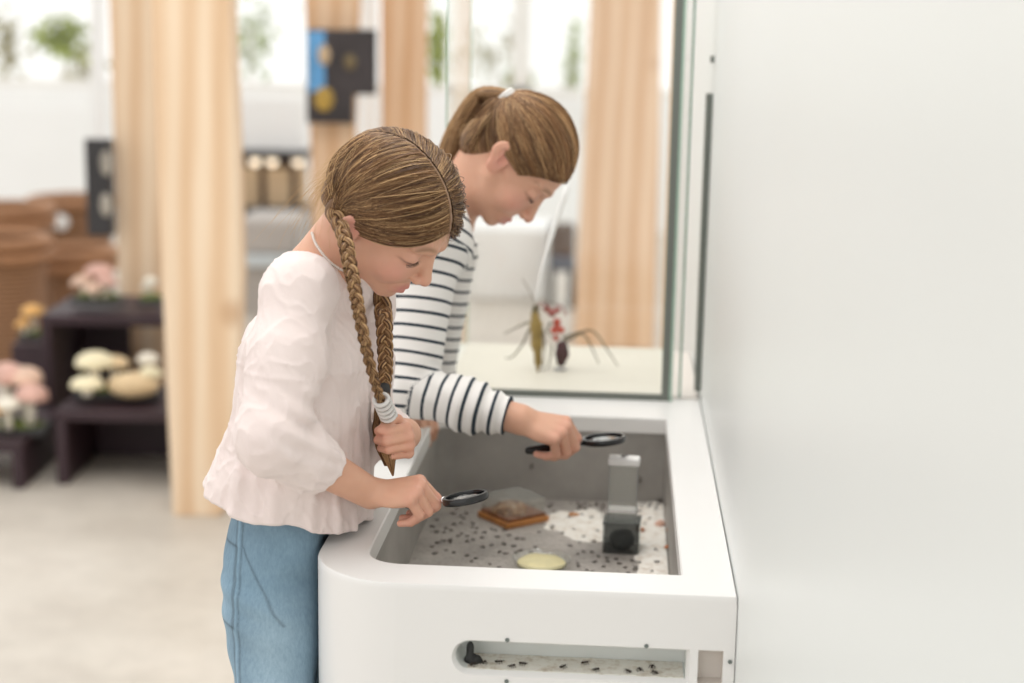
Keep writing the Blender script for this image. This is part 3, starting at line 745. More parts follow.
r_ = empty('ant_model', tuple(c), 'large red and dark brown model ant rearing beside the grasshopper model', 'insect model')
mb = MB(); mb.lathe(c, [(.012, 0), (.012, .003), (.001, .004)], 20); mb.build('base', M['seal'], r_)
def blob(name, pts, rs, mt, k=.004):
    pp = [pw(x, y, 1.21) for x, y in pts]
    def f(P):
        d = None
        for a, ra in zip(pp, rs):
            q = sph(P, a, ra); d = q if d is None else smin(d, q, k)
        return d
    lo = np.min(pp, 0)-.04; hi = np.max(pp, 0)+.04; sdf_obj(name, f, lo, hi, .002, mt, r_)
blob('abdomen', [(561, 362), (562, 354), (562, 346)], [.009, .0145, .011], M['maroon'], .008)
blob('thorax', [(556, 338), (561, 330), (557, 322), (554, 330)], [.006, .007, .008, .007], M['redant'], .006)
blob('head', [(552, 313), (546, 309), (558, 310)], [.008, .0065, .006], M['redant2'], .005)
for pts in (((563, 342), (572, 338), (583, 334), (592, 348), (599, 364)), ((563, 338), (578, 333), (593, 331), (606, 348), (618, 366)), ((552, 345), (550, 360), (547, 371)), ((551, 322), (547, 330), (552, 337))):
    q = [pw(x, y, 1.21) for x, y in pts]; mb = MB(); mb.tube(curve(q, 14), list(np.linspace(.0026, .0009, 14)), 6); mb.build('leg', M['oliveD'], r_, True)
for pts in (((548, 306), (541, 303), (538, 310)), ((556, 305), (562, 306), (566, 315))):
    q = [pw(x, y, 1.21) for x, y in pts]; mb = MB(); mb.tube(curve(q, 8), .0014, 6); mb.build('antenna', M['redant2'], r_, True)

# ------------------------------------------------------------------ setting
def struct(mb, name, mt, bevel=0): o = mb.build(name, mt, None, bevel=bevel); tag(o, kind='structure'); return o
mb = MB(); mb.box((0, 7, -.03), (16, 22, .06)); struct(mb, 'floor', M['floor'])
mb = MB(); mb.box(K(.1, .3, 1.6), (.2, 5.4, 3.2), AX); struct(mb, 'wall_right', M['wall'])
mb = MB(); mb.box(K(-.0055, 1.055, 1.085), (.011, .03, .54), AX); struct(mb, 'trim_1', M['steel2'])
mb = MB(); mb.box(K(-.003, 1.055, 1.415), (.006, .03, .012), AX); struct(mb, 'trim_2', M['steel2'])
YB = 11.6
SILL = .96
mb = MB(); mb.box((0, YB+.1, SILL/2), (14, .2, SILL)); mb.box((0, YB+.1, 3.1), (14, .2, .2)); struct(mb, 'wall_back', M['wallb'])
xs = np.linspace(-7, 7, 11)
for i in range(10):
    mb = MB(); x0, x1 = xs[i], xs[i+1]; mb.box((x0+.05, YB+.1, (SILL+3)/2), (.10, .16, 3-SILL)); mb.box((x1-.02, YB+.1, (SILL+3)/2), (.04, .16, 3-SILL)); mb.box(((x0+x1)/2, YB+.1, SILL+.03), (x1-x0, .16, .06))
    o = struct(mb, 'window_%d' % (i+1), M['wframe']); quad('pane', [(x0, YB+.12, SILL), (x1, YB+.12, SILL), (x1, YB+.12, 3), (x0, YB+.12, 3)], M['window'], o)
def at(x, y, Y): return WY(x, y, Y)
# garden seen through the windows: pale sprays of leaves
def spray(x, y, w, h, n, mt, label, Y=12.6, group=None):
    n = int(n*2.6); c = at(x, y, Y); s = Y/FPX; r = np.random.default_rng(int(x*7+y)); P = c+r.normal(size=(n, 3))*np.array([w*s, .12, h*s])*.42
    V = []; F = []
    for i, p in enumerate(P):
        a = nrm(r.normal(size=3)); b = nrm(np.cross(a, r.normal(size=3))); L_ = .09+.06*r.random(); W_ = L_*.42; m = np.cross(a, b)*L_*.12
        V += [p-a*L_/2, p-a*.1*L_+b*W_/2+m, p+a*L_/2, p-a*.1*L_-b*W_/2+m]; F.append((4*i, 4*i+1, 4*i+2, 4*i+3))
    root_ = empty('shrub', (c[0], c[1], 0), label, 'plant', group)
    mesh_np('foliage', V, F, mt, root_, False); mb = MB(); mb.tube([(c[0], c[1], 0), c+np.array([0, 0, h*s*.3])], [.018, .008], 6); mb.build('stem', M['twig'], root_)
spray(62, 38, 30, 26, 60, M['leaf'], 'bright green bush outside the far left window'); spray(84, 72, 30, 44, 40, M['leaf2'], 'sparse tan twigs outside the window beside the left post', 13.4)
spray(5, 45, 26, 50, 40, M['leaf2'], 'thin olive spray at the far left edge, outside the window'); spray(250, 45, 36, 60, 46, M['leaf3'], 'faint pale green shrub outside the window between the two wooden columns')
spray(437, 55, 10, 50, 60, M['leaf'], 'narrow yellow green plant outside, between the right centre column and the glass case'); spray(520, 76, 12, 12, 40, M['leaf'], 'small round green shrub outside, seen through the case above the ponytail girl')
spray(573, 70, 10, 60, 40, M['leaf3'], 'tall pale green plant outside, seen through the case left of the pine column', 13.2); spray(495, 55, 50, 40, 40, M['leaf2'], 'faint olive twigs outside, seen through the glass case', 13.6)

# wooden columns
def column(name, pts, Yc, th, mt, label, lean=None):
    # pts: (x_left, x_right, y) from top to bottom in the picture at depth Yc
    V = []; n = len(pts)
    for xl, xr, y in pts:
        a = at(xl, y, Yc); b = at(xr, y, Yc); z = a[2]; b = np.array([b[0], Yc, z])
        V += [(a[0], Yc, z), (b[0], Yc, z), (b[0]-.02, Yc+th, z), (a[0]+.02, Yc+th, z)]
    F = [(3, 2, 1, 0), (4*n-4, 4*n-3, 4*n-2, 4*n-1)]
    for i in range(n-1):
        for k_ in range(4): F.append((4*i+k_, 4*i+(k_+1) % 4, 4*i+4+(k_+1) % 4, 4*i+4+k_))
    mb = MB(); mb.add(V, F); o = mb.build(name, mt, None, bevel=.012, origin=((V[-4][0]+V[-3][0])/2, Yc+th/2, V[-4][2])); tag(o, label, 'column'); return o
def ybase(Y): # picture row of the floor at depth Y near the centre line
    return 341.5-FPX*((np.array([0, Y, 0])-CAM)@UP)/((np.array([0, Y, 0])-CAM)@FW)
column('wooden_column', [(146, 229, -330), (150, 230, 0), (156, 236, 150), (161, 240, 280), (166, 236, 400), (171, 226, 508), (172, 218, 517.5)], 4.62, .24, M['pine'], 'tapered pale pine column standing nearest, left of the girl in pink')
column('wooden_column', [(106, 160, -300), (108, 162, 0), (113, 164, 150), (118, 166, 300), (120, 166, 421)], 5.9, .2, M['pine'], 'pale pine column standing just behind the nearest column')
column('wooden_column', [(303, 361, -200), (304, 361, 0), (310, 356, 150), (314, 352, 360), (314, 352, 388)], 6.5, .18, M['pine2'], 'pine column carrying the dark picture panels')
column('wooden_column', [(379, 428, -200), (380, 428, 0), (381, 427, 150), (383, 425, 366)], 6.9, .18, M['pine2'], 'narrow pine column right of the dark picture panels')
column('wooden_column', [(593, 663, -260), (590, 662, 0), (583, 660, 150), (575, 656, 300), (573, 654, 349)], 7.25, .3, M['pine2'], 'broad pine column seen through the right side of the glass case')
column('white_post', [(86, 104, -100), (88, 105, 0), (91, 106, 140), (93, 108, 250), (93, 108, 290)], 8.7, .1, M['wallb'], 'slim white post left of the two pine columns')
column('white_post', [(360, 379, -100), (360, 378, 0), (361, 378, 200), (361, 378, 330)], 7.6, .1, M['wallb'], 'slim white post between the two centre pine columns')
# dark picture panels on the centre column
def panel(name, x0, x1, y0, y1, Y, th, mt, parent):
    a = at(x0, y0, Y); b = at(x1, y1, Y); mb = MB(); mb.box(((a[0]+b[0])/2, Y+th/2, (a[2]+b[2])/2), (abs(b[0]-a[0]), th, abs(a[2]-b[2]))); return mb.build(name, mt, parent, bevel=.004)
r_ = empty('picture_panel', tuple(at(341, 124, 6.36)), 'stepped black display panel with a blue strip and golden shapes, on the centre column', 'display panel')
panel('backing', 306, 353, 29, 124, 6.38, .05, M['dark'], r_); panel('backing', 353, 376, 29, 95, 6.38, .05, M['dark'], r_)
panel('print', 307, 325, 31, 92, 6.375, .006, M['blueprint'], r_); panel('print', 307, 352, 31, 122, 6.377, .003, M['darkprint'], r_); panel('print', 340, 374, 33, 92, 6.374, .003, M['darkprint'], r_)
def blotch(x, y, w, h, mt, Y, nm='emblem'):
    c = at(x, y, Y); s = Y/FPX; mb = MB(); mb.ball(c, (w*s/2, .006, h*s/2), 14, 8); return mb.build(nm, mt, r_, True)
blotch(324, 99, 20, 24, M['gold'], 6.372); blotch(324, 55, 12, 20, M['tan'], 6.372); blotch(350, 62, 12, 16, M['gold2'], 6.372)
r_ = empty('picture_panel', tuple(at(98, 235, 5.8)), 'tall dark panel with two pale round pictures, left of the pine columns', 'display panel')
panel('backing', 84, 113, 139, 236, 5.82, .05, M['dark'], r_); blotch(106, 163, 12, 26, M['tan2'], 5.815, 'picture'); blotch(106, 205, 12, 24, M['tan2'], 5.815, 'picture')
# white board and cabinet seen between the columns
o = panel('white_board', -60, 88, 104, 205, 10.2, .05, M['wallb'], None); tag(o, 'wide white board behind the wicker baskets', 'board')
for x in (-40, 70): c_ = at(x, 205, 10.2); mb = MB(); mb.box((c_[0], 10.225, c_[2]/2), (.05, .05, c_[2])); mb.build('leg', M['wallb'], o)
o = panel('white_board', 231, 305, 98, 151, 8.75, .05, M['wallb'], None); tag(o, 'white board above the dark rack between the columns', 'board')
r_ = empty('display_rack', tuple(at(272, 215, 8.7)), 'low dark rack with three beige panels under small lamps, between the wooden columns', 'rack')
panel('frame', 236, 306, 151, 160, 8.6, .35, M['dark'], r_); panel('frame', 236, 306, 207, 216, 8.6, .35, M['dark'], r_); panel('back', 236, 306, 158, 210, 8.9, .04, M['brownD'], r_)
for x0, x1 in ((241, 259), (266, 290), (297, 307)): panel('beige_panel', x0, x1, 168, 206, 8.7, .04, M['tan'], r_)
for x in (255, 272, 298): c_ = at(x, 161, 8.66); mb = MB(); mb.ball(c_, .028, 12, 8); mb.build('lamp', M['lampw'], r_, True)
for x in (238, 305): c_ = at(x, 216, 8.75); mb = MB(); mb.box((c_[0], 8.75, c_[2]/2), (.03, .3, c_[2])); mb.build('leg', M['dark'], r_)
def seat(x, ytop, ybot, w, Y, mts, label):
    c_ = at(x, ybot, Y); t_ = at(x, ytop, Y); s = Y/FPX; H_ = t_[2]; r_ = empty('chair', (c_[0], Y, 0), label, 'chair'); W_ = w*s; zs = H_*.52
    mb = MB(); mb.box((c_[0], Y, zs), (W_, W_, .07)); mb.build('seat', M[mts[0]], r_, bevel=.02); mb = MB(); mb.box((c_[0], Y+W_*.45, zs+(H_-zs)/2), (W_, .06, H_-zs)); mb.build('backrest', M[mts[1]], r_, bevel=.02)
    for i in (-1, 1):
        for j in (-1, 1): mb = MB(); mb.tube([(c_[0]+i*W_*.42, Y+j*W_*.42, 0), (c_[0]+i*W_*.38, Y+j*W_*.38, zs)], .016, 8); mb.build('leg', M[mts[2]], r_)
seat(334, 205, 262, 42, 7.8, ('greyblue', 'greyblue', 'dark'), 'dark blue grey chair just left of the near girl\'s neck, far back')
seat(561, 224, 300, 26, 8.4, ('greyblue', 'brownD', 'dark'), 'small dark chair with brown back behind the case, below the ponytail girl\'s forehead')
r_ = empty('bench', tuple(at(262, 270, 8.3)*np.array([1, 1, 0])), 'pale grey upholstered bench with a light blue edge between the columns', 'bench')
a_ = at(238, 218, 8.0); b_ = at(298, 255, 8.0); mb = MB(); mb.box(((a_[0]+b_[0])/2, 8.2, (a_[2]+b_[2])/2), (b_[0]-a_[0], .45, a_[2]-b_[2])); mb.build('cushion', M['greyc'], r_, bevel=.03)
mb = MB(); mb.box(((a_[0]+b_[0])/2, 8.2, (b_[2]-.03)), (b_[0]-a_[0]+.06, .5, .06)); mb.build('edge', M['paleblue'], r_, bevel=.01)
if b_[2]-.06 > .01: mb = MB(); mb.box(((a_[0]+b_[0])/2, 8.2, (b_[2]-.06)/2), (b_[0]-a_[0]-.05, .4, b_[2]-.06)); mb.build('base', M['greyc'], r_)
a_ = at(470, 226, 8.6); b_ = at(552, 262, 8.6); mb = MB(); mb.box(((a_[0]+b_[0])/2, 8.8, a_[2]/2), (b_[0]-a_[0], .5, a_[2])); o = mb.build('white_plinth', M['wallb'], None, bevel=.02); tag(o, 'low white plinth behind the glass case, under the ponytail girl\'s chin', 'plinth')

# baskets
def basket(xc, w, ytop, Y, label, taper=.82, H=None, tagged=False):
    c_ = at(xc, ytop, Y); s = Y/FPX; R0 = w*s/2; Hh = c_[2]; z0 = 0 if H is None else Hh-H
    r_ = empty('wicker_basket', (c_[0], Y, z0), label, 'basket', None)
    prof = [(.001, z0), (R0*taper, z0)]+[(R0*(taper+(1-taper)*t), z0+(Hh-z0-.04)*t) for t in (.25, .5, .75, 1)]+[(R0*.95, Hh-.05), (R0*taper*.94, z0+.03), (.001, z0+.03)]
    mb = MB(); mb.lathe((c_[0], Y, 0), prof, 36); mb.build('wall', M['wicker'], r_, 'auto')
    for k_ in range(2 if not tagged else 1):
        mb = MB(); mb.tube([(c_[0]+R0*cos(q), Y+R0*sin(q), Hh-.02-.055*k_) for q in np.linspace(0, 2*pi, 37)], .026, 8); mb.build('rim', M['rim'], r_, True)
    if tagged: p = at(61, 222, Y-R0-.01); mb = MB(); mb.ball(p, (.042, .008, .042), 14, 8); mb.build('label_disc', M['wallb'], r_, True)
    return r_
basket(0, 92, 236, 6.7, 'tall wicker basket in front at the far left edge', .80)
basket(74, 80, 248, 7.25, 'wicker basket with a pale rim below the white tag', .78)
basket(8, 84, 205, 7.6, 'wicker basket behind the tall one at the left edge', .85)
basket(72, 80, 197, 8.3, 'dark wicker basket with a round white tag, behind the others', .85, None, True)

# display plinths (dark open boxes) and mushrooms
def boxpart(r_, name, x0, x1, y0, y1, z0, z1, mt): mb = MB(); mb.box(((x0+x1)/2, (y0+y1)/2, (z0+z1)/2), (x1-x0, y1-y0, z1-z0)); mb.build(name, mt, r_, bevel=.004)
def open_box(x0, x1, Y, dep, H, label, back=(0, 1), right=True):
    r_ = empty('display_stand', ((x0+x1)/2, Y+dep/2, 0), label, 'stand'); t = .035
    boxpart(r_, 'top', x0, x1, Y, Y+dep, H-t, H, M['plinth']); boxpart(r_, 'side_panel', x0, x0+t, Y, Y+dep, 0, H-t, M['plinth'])
    if right: boxpart(r_, 'side_panel', x1-t, x1, Y, Y+dep, 0, H-t, M['plinth'])
    if back: boxpart(r_, 'back_panel', x0+t+(x1-x0-2*t)*back[0], x0+t+(x1-x0-2*t)*back[1], Y+dep-t, Y+dep-.005, .0, H-t, M['plinth'])
xa = lambda x, Y, y=400: at(x, y, Y)[0]
open_box(xa(43, 5.38), xa(185, 5.38), 5.38, .42, at(100, 316, 5.38)[2], 'dark plum open display stand, the tall one behind', (0, .42))
open_box(xa(54, 4.92), xa(200, 4.92), 4.92, .40, at(100, 411, 4.92)[2], 'dark plum low display stand in front, beside the pine column')
open_box(xa(-75, 4.86), xa(20, 4.86), 4.86, .45, at(10, 443, 4.86)[2], 'lowest plum stand at the left edge with open front', None)
r_ = empty('display_stand', (xa(28, 5.7), 5.85, 0), 'small solid plum block between the left stand and the tall stand', 'stand'); boxpart(r_, 'body', xa(13, 5.7), xa(52, 5.7), 5.7, 6.0, 0, at(30, 345, 5.7)[2], M['plinth'])
def mushroom(base_, h, rc, mt, parent, tilt=(0, 0), hc=.5, name='mushroom', stem='cream'):
    b_ = np.array(base_); ax = nrm((tilt[0], tilt[1], 1)); a_ = nrm(np.cross(ax, (0, 1, 0))); c_ = np.cross(ax, a_); A_ = [a_, c_, ax]
    mb = MB(); mb.lathe(b_, [(rc*.33, 0), (rc*.26, h*.4), (rc*.24, h*.8), (.001, h*.85)], 14, A_); mb.build('stem', M[stem], parent, True)
    mb = MB(); mb.lathe(b_, [(.001, h*.72), (rc*.6, h*.68), (rc*.98, h*.66), (rc, h*.72), (rc*.88, h*.72+rc*hc*.5), (rc*.5, h*.72+rc*hc*.85), (.001, h*.72+rc*hc)], 22, A_); mb.build('cap', M[mt], parent, True)
def mush_tray(x, y, w, Y, specs, label, dz=0):
    c_ = at(x, y, Y); r_ = empty('mushroom_model', tuple(c_), label, 'mushroom model'); s = Y/FPX
    mb = MB(); mb.box(c_+ZR*.012, (w*s, w*s*.55, .024)); mb.build('tray', M['smoke2'], r_, bevel=.004)
    def moss(P): return smax(ell(P, c_+ZR*.02, (w*s*.46, w*s*.25, .022))-.006*snoise(P, 90, int(x)), (c_[2]+.02)-P[:, 2], .004)
    sdf_obj('moss', moss, c_-w*s*.6-.03, c_+w*s*.6+.03, .006, M['moss'], r_)
    for (dx, dy, h, rc, mt, tl, hc) in specs: mushroom(c_+np.array([dx*s, dy, .03]), h*s, rc*s, mt, r_, tl, hc)
    return r_
mush_tray(98, 303, 50, 5.50, [(-12, 0, 18, 12, 'mpink', (-.3, 0), .6), (0, .03, 30, 15, 'mrose', (0, 0), .6), (9, -.03, 20, 11, 'mrose', (.2, 0), .7), (0, -.05, 12, 9, 'mpink', (0, -.2), .7)], 'cluster of pinkish mushrooms on a dark tray, left on the tall stand')
mush_tray(151, 305, 26, 5.50, [(0, 0, 20, 7, 'cream', (0, 0), .9), (-5, .02, 11, 5, 'cream', (-.2, 0), .8)], 'small white mushroom on a tray beside the pine column, on the tall stand')
mush_tray(34, 340, 30, 5.83, [(0, 0, 28, 12, 'mamber', (0, 0), .7), (-5, -.04, 14, 8, 'mamber', (-.2, 0), .7)], 'amber yellow mushrooms on the small plum block')
mush_tray(17, 432, 66, 5.02, [(-13, .05, 62, 20, 'mrose', (0, 0), .8), (6, .05, 60, 18, 'mpink', (0, 0), .75), (16, -.02, 42, 17, 'mrose', (.1, 0), .8), (0, -.08, 34, 12, 'cream', (0, 0), .8), (-14, -.08, 26, 15, 'mamber', (-.1, 0), .7)], 'large cluster of pink and orange mushrooms on the lowest left stand')
mush_tray(96, 398, 40, 5.07, [(0, 0, 38, 20, 'mcream', (0, 0), .62), (-1, -.09, 14, 17, 'mcream', (0, 0), .6), (14, .05, 34, 15, 'mtan', (.1, 0), .5)], 'cream mushrooms with broad flat caps, left on the low stand')
r_ = mush_tray(138, 398, 46, 5.07, [(9, .03, 40, 11, 'cream', (0, 0), .7), (14, -.03, 26, 12, 'mcream', (.1, 0), .6)], 'pale mushroom with a fat lying stem on the low stand beside the column')
c_ = at(134, 385, 5.02); sdf_obj('fat_stem', lambda P: ell(P, c_, (.085, .05, .04))-.006*snoise(P, 40, 3), c_-.13, c_+.13, .007, M['mtan'], r_)
# ------------------------------------------------------------------ girl in the pink blouse (near)
def off_counter(P): return np.maximum(-.534-(P-OO)@EE, P[:, 2]-.803)
def limbs(P, *segs):
    d = None
    for a, b, ra, rb in segs:
        e = cap(P, a, b, ra, rb); d = e if d is None else smin(d, e, .02)
    return d
ZR = np.array([0, 0, 1.])
def girl_one():
    root = empty('girl', (-.32, 2.1, 0), 'girl with two braids in a pale pink blouse and jeans at the counter', 'person')
    H = Head(389, 216.5, 2.08, np.array([[.662, .470, .583], [-.742, .303, .598], [.104, -.829, .55]]), .93)
    lf = nrm((.32, .95, 0)); ff = np.cross(lf, ZR)      # left, facing
    pelvis = WD(296, 545, 2.17); neck = WD(322, 258, 2.13)
    up = nrm(neck-pelvis)
    shR = WD(300, 290, 2.03); elR = WD(272, 438, 1.97); wrR = WD(370, 493, 2.08)
    shL = WD(361, 292, 2.27); elL = WD(366, 430, 2.31); wrL = WD(406, 434, 2.15)
    gripR = dict(curls=[(58, 68, 32), (64, 80, 45), (70, 78, 40), (70, 70, 35)], thumb=[(.85, .35, -.4), (.95, -.05, -.35), (.95, -.25, -.2)])
    handR = Hand(wrR, nrm(RT*1.0+UP*.05-FW*.12), nrm(UP*1.0-FW*.55-RT*.05), 'R', .76, **gripR)
    handL = Hand(wrL, nrm(-FW*1.0+RT*.1-UP*.12), nrm(RT*1.0+FW*.12+UP*.15), 'L', .67,
                 curls=[(74, 72, 50), (76, 74, 50), (78, 74, 50), (80, 74, 50)], thumb=[(.82, .50, -.15), (.80, .05, -.6), (.6, -.35, -.7)])
    EAR[:] = [.74, 1.0]; nb = H.w((-2.8, 0, -3.6))
    def body(P):
        d = H.fn(P)
        d = smin(d, cap(P, nb, neck-up*.015, .043, .044), .025)
        ax = np.array([np.cross(lf, up), lf, up])
        torso = loft(P, pelvis, ax, [-.03, 0, .12, .22, .29], [(.04, .06, .01, 0), (.045, .075, .01, 0), (.045, .075, .008, 0), (.048, .085, .006, 0), (.035, .055, 0, 0)], .03); torso = smax(torso, -np.maximum(-.56-(P-OO)@EE, P[:, 2]-.86), .01)
        d = smin(d, torso, .03)
        d = smin(d, limbs(P, (neck-up*.035, shR-up*.01, .034, .034), (shR, elR, .034, .03), (elR, wrR, .031, .0205)), .03)
        d = smin(d, limbs(P, (neck-up*.035, shL-up*.01, .034, .034), (shL, elL, .034, .03), (elL, wrL, .031, .0205)), .03)
        d = smin(d, handR.fn(P), .012); d = smin(d, handL.fn(P), .012)
        return d
    def col(V):
        Q = H.loc(V); C = np.tile(SKIN, (len(V), 1)); m = np.linalg.norm(Q, axis=1) < 15; C[m] = head_col(Q[m])
        C = handR.tint(V, C); C = handL.tint(V, C); return {'tint': C}
    lo = np.min([pelvis-.2, elR-.1, wrR-.1, handR.c-.12], 0); hi = np.max([H.O+.18, shL+.12, handR.c+.1, elL+.1], 0)
    sdf_obj('body', body, lo, hi, .0019, M['skin'], root, col)
    # ---- blouse
    ax = np.array([np.cross(lf, up), lf, up])
    cuff = elR+(wrR-elR)*.53; cuffd = nrm(wrR-elR)
    def blouse(P):
        Q = (P-pelvis)@ax.T
        d = loft(P, pelvis, ax, [.0, .06, .14, .22, .28, .315, .34],
                 [(.116, .150, -.018, 0), (.106, .140, -.014, 0), (.087, .122, -.003, 0), (.075, .112, .004, 0), (.070, .108, .003, 0), (.052, .080, .004, 0), (.02, .035, .005, 0)], .012, 2.2)
        d = smin(d, limbs(P, (neck-up*.035, shR, .04, .046)), .03)
        d = smin(d, limbs(P, (neck-up*.035, shL, .04, .046)), .03)
        aR = limbs(P, (shR, shR+(elR-shR)*.5, .044, .046), (shR+(elR-shR)*.5, elR, .045, .042), (elR, elR+(cuff-elR)*.6, .042, .038), (elR+(cuff-elR)*.6, cuff-cuffd*.008, .038, .0305))
        aR = smin(aR, cap(P, cuff-cuffd*.006, cuff, .0295, .0295), .006)
        aR = smax(aR, (P-cuff)@cuffd-.002, .004)
        d = smin(d, aR, .018)
        cl = elL+(wrL-elL)*.55
        d = smin(d, limbs(P, (shL, elL, .043, .042), (elL, cl, .042, .034)), .018)
        # folds
        h = Q[:, 2]; ang = np.arctan2(Q[:, 1], Q[:, 0])
        low = np.clip((.25-h)/.12, 0, 1)*np.clip((aR-.002)/.01, 0, 1)
        d = d - .0020*low*np.sin(ang*17+2.2*snoise(P, 12, 3)+h*6) - .0010*low*np.sin(ang*31+3*snoise(P, 18, 4))
        # shoulder yoke seam and gathers
        d = d - .0012*np.exp(-((h-.252)/.003)**2)*(aR > 0)
        W_ = P+.012*np.stack([snoise(P, 40, 61), snoise(P, 40, 62), snoise(P, 40, 63)], 1)
        n1 = snoise(W_*np.array([1, 1, .6]), 150, 5); n2 = snoise(W_, 75, 6); n4 = snoise(W_@np.array([[.8, 0, .6], [0, 1, 0], [-.3, 0, .5]]), 210, 8)
        d = d - .0021*np.exp(-np.abs(n1)*9) - .0030*n2 - .0011*np.exp(-np.abs(n4)*8)
        # puckers toward the elbow crease and the cuff
        t = np.clip(((P-elR)@cuffd)/np.linalg.norm(cuff-elR), -1, 1); nearcuff = np.exp(-((t-.80)/.16)**2)*(np.linalg.norm(P-cuff, axis=1) < .09)
        sd = nrm(np.cross(cuffd, ZR)); s2 = np.cross(cuffd, sd); q = P-cuff; an = np.arctan2(q@sd, q@s2)
        d = d - .0022*nearcuff*np.sin(an*13)
        cr = np.linalg.norm(P-(elR+RT*.035+UP*.012), axis=1); d = d+.004*np.exp(-(cr/.045)**2)*np.sin(((P-elR)@nrm(UP+.6*RT))*230)
        # neckline opening
        nk = limbs(P, (neck+up*.004+ff*.006, neck+up*.12+ff*.02, .056, .075)); d = smax(d, -nk, .006)
        hem = .058-.18*Q[:, 0]+.004*np.sin(ang*5+1)+.002*np.sin(ang*9)
        hd = hem-h; hd = np.where(aR < .003, -1, hd); d = smax(d, hd, .005); d = smax(d, -off_counter(P), .006)
        return d
    lo = np.min([pelvis-.24, elR-.09], 0); hi = np.max([neck+.1, shL+.12, elL+.1, pelvis+.24], 0)
    bl = sdf_obj('blouse', blouse, lo, hi, .0026, M['blouse'], root)
    # ---- jeans
    hipR = pelvis-lf*.062-ZR*.05; hipL = pelvis+lf*.062-ZR*.05
    knR = np.array(WD(272, 683, 2.1)); knR = knR+nrm(knR-hipR)*.16; anR = knR-ZR*(knR[2]-.09)-ff*.0
    knL = knR+lf*.12+ff*.0; anL = knL-ZR*(knL[2]-.09)
    def jeans(P):
        axp = np.array([ff, lf, ZR])
        d = loft(P, pelvis, axp, [-.13, -.06, 0, .06, .09], [(.060, .105, -.004, 0), (.078, .118, -.006, 0), (.080, .118, -.004, 0), (.072, .110, 0, 0), (.070, .106, 0, 0)], .02, 2.2)
        d = smin(d, limbs(P, (hipR-ZR*.03+ff*.004, knR, .062, .040), (knR, anR, .047, .036)), .03)
        dl = limbs(P, (hipL-ZR*.03, knL, .074, .047), (knL, anL, .047, .036)); d = smin(d, dl, .012)
        h = P[:, 2]; n = snoise(P*np.array([.6, .6, 1.5]), 60, 11)
        d = d-.002*n-.0014*snoise(P, 120, 12)-.0012*np.sin((h+.35*(P[:, 0]))*160+3*snoise(P, 20, 2))*np.exp(-((h-(hipR[2]-.0))/.05)**2)
        sx = (P-hipR)@ff - seamx(h); d = d-.0014*np.exp(-(sx/.0035)**2)*((P-hipR)@lf < 0)
        return smax(d, (P-OO)@EE+.536, .012)
    def seamx(h): return -.028+.0*h+.02*np.clip((hipR[2]-h)/.2, 0, 1)*0+((knR-hipR)@ff)*np.clip((hipR[2]-h)/(hipR[2]-knR[2]), 0, 1)*.9
    def jcol(V):
        a = np.array([.20, .31, .40]); C = np.tile(a, (len(V), 1))
        axis = np.clip((hipR[2]-V[:, 2])/(hipR[2]-knR[2]), 0, 1.6); u = (V-hipR)@ff-((knR-hipR)@ff)*axis; side = (V-hipR)@lf
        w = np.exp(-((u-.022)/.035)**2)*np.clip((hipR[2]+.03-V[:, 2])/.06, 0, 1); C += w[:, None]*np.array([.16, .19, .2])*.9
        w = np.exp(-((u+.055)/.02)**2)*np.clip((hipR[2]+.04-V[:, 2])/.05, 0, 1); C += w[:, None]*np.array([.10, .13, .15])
        C *= (1+.22*snoise(V, 38, 21))[:, None]
        sx = (V-hipR)@ff-seamx(V[:, 2])
        def line(d_, wd, f): 
            w = np.exp(-(d_/wd)**2)[:, None]; C[:] = C*(1-w*(1-f))
        line(np.abs(sx)-.0055, .0016, .6); line(sx, .002, 1.25)
        # back pocket outline
        pz = V[:, 2]-(hipR[2]+.025); pu = u+.060
        box = np.maximum(np.abs(pu)-.030, np.abs(pz)-.052+.25*np.clip(pz, 0, 0)); line(np.where(side < .03, box, 1), .002, .5)
        # front pocket slant
        fz = V[:, 2]-(hipR[2]+.07); line(np.where((u > -.02) & (fz > -.09), (u-.015)+.6*fz+.03, 1), .002, .6)
        w = np.clip(.06*0+((V-hipR)@lf)/.08, 0, .35); C *= (1-w)[:, None]  # shade on the inner thigh and far leg, put into the denim tint
        return {'tint': np.clip(C, 0, 1)}
    lo = np.array([min(pelvis[0], anR[0])-.16, pelvis[1]-.2, .05]); hi = np.array([pelvis[0]+.18, anL[1]+.2, pelvis[2]+.11])
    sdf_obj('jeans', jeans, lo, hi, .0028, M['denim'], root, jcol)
    for an in (anR, anL):
        c = an+ff*.045; c[2] = .0
        def shoe(P, c=c):
            ax = np.array([ff, lf, ZR]); Q = (P-c)@ax.T
            d = smin(ell(Q, (0, 0, .03), (.115, .042, .036)), cap(Q, (-.05, 0, .03), (-.045, 0, .085), .04, .042), .03)
            return smax(d, -Q[:, 2], .004)
        sdf_obj('shoe', shoe, c-.16, c+.16, .005, M['shoe'], root)
    # ---- hair
    def hshell(P):
        Q = H.loc(P); R_ = Q-EC; sg = np.where(R_[:, 1] >= 0, 1., -1.)
        d = ell(Q, EC, ER+np.array([.75, .5, .35])); S = R_.copy(); S[:, 1] = np.abs(S[:, 1])
        n = nrm((-19.8, 42.1, 57.6)); pl = -(S@n)+.75
        back = np.maximum(S[:, 0]+3.2, -(S[:, 2]+8.3)); keep = smin(pl, back, 1.2); d = smax(d, keep, .5)
        d = smin(d, ell(Q*np.array([1, 1, 1]), (-6.9, 0, -1.2), (3.2, 5.6, 4.4)), 1.0)
        S2 = Q.copy(); S2[:, 1] = np.abs(S2[:, 1]); d = smin(d, ell(S2, (-4.8, 6.2, -1.8), (1.4, 1.0, 1.9)), 1.0)
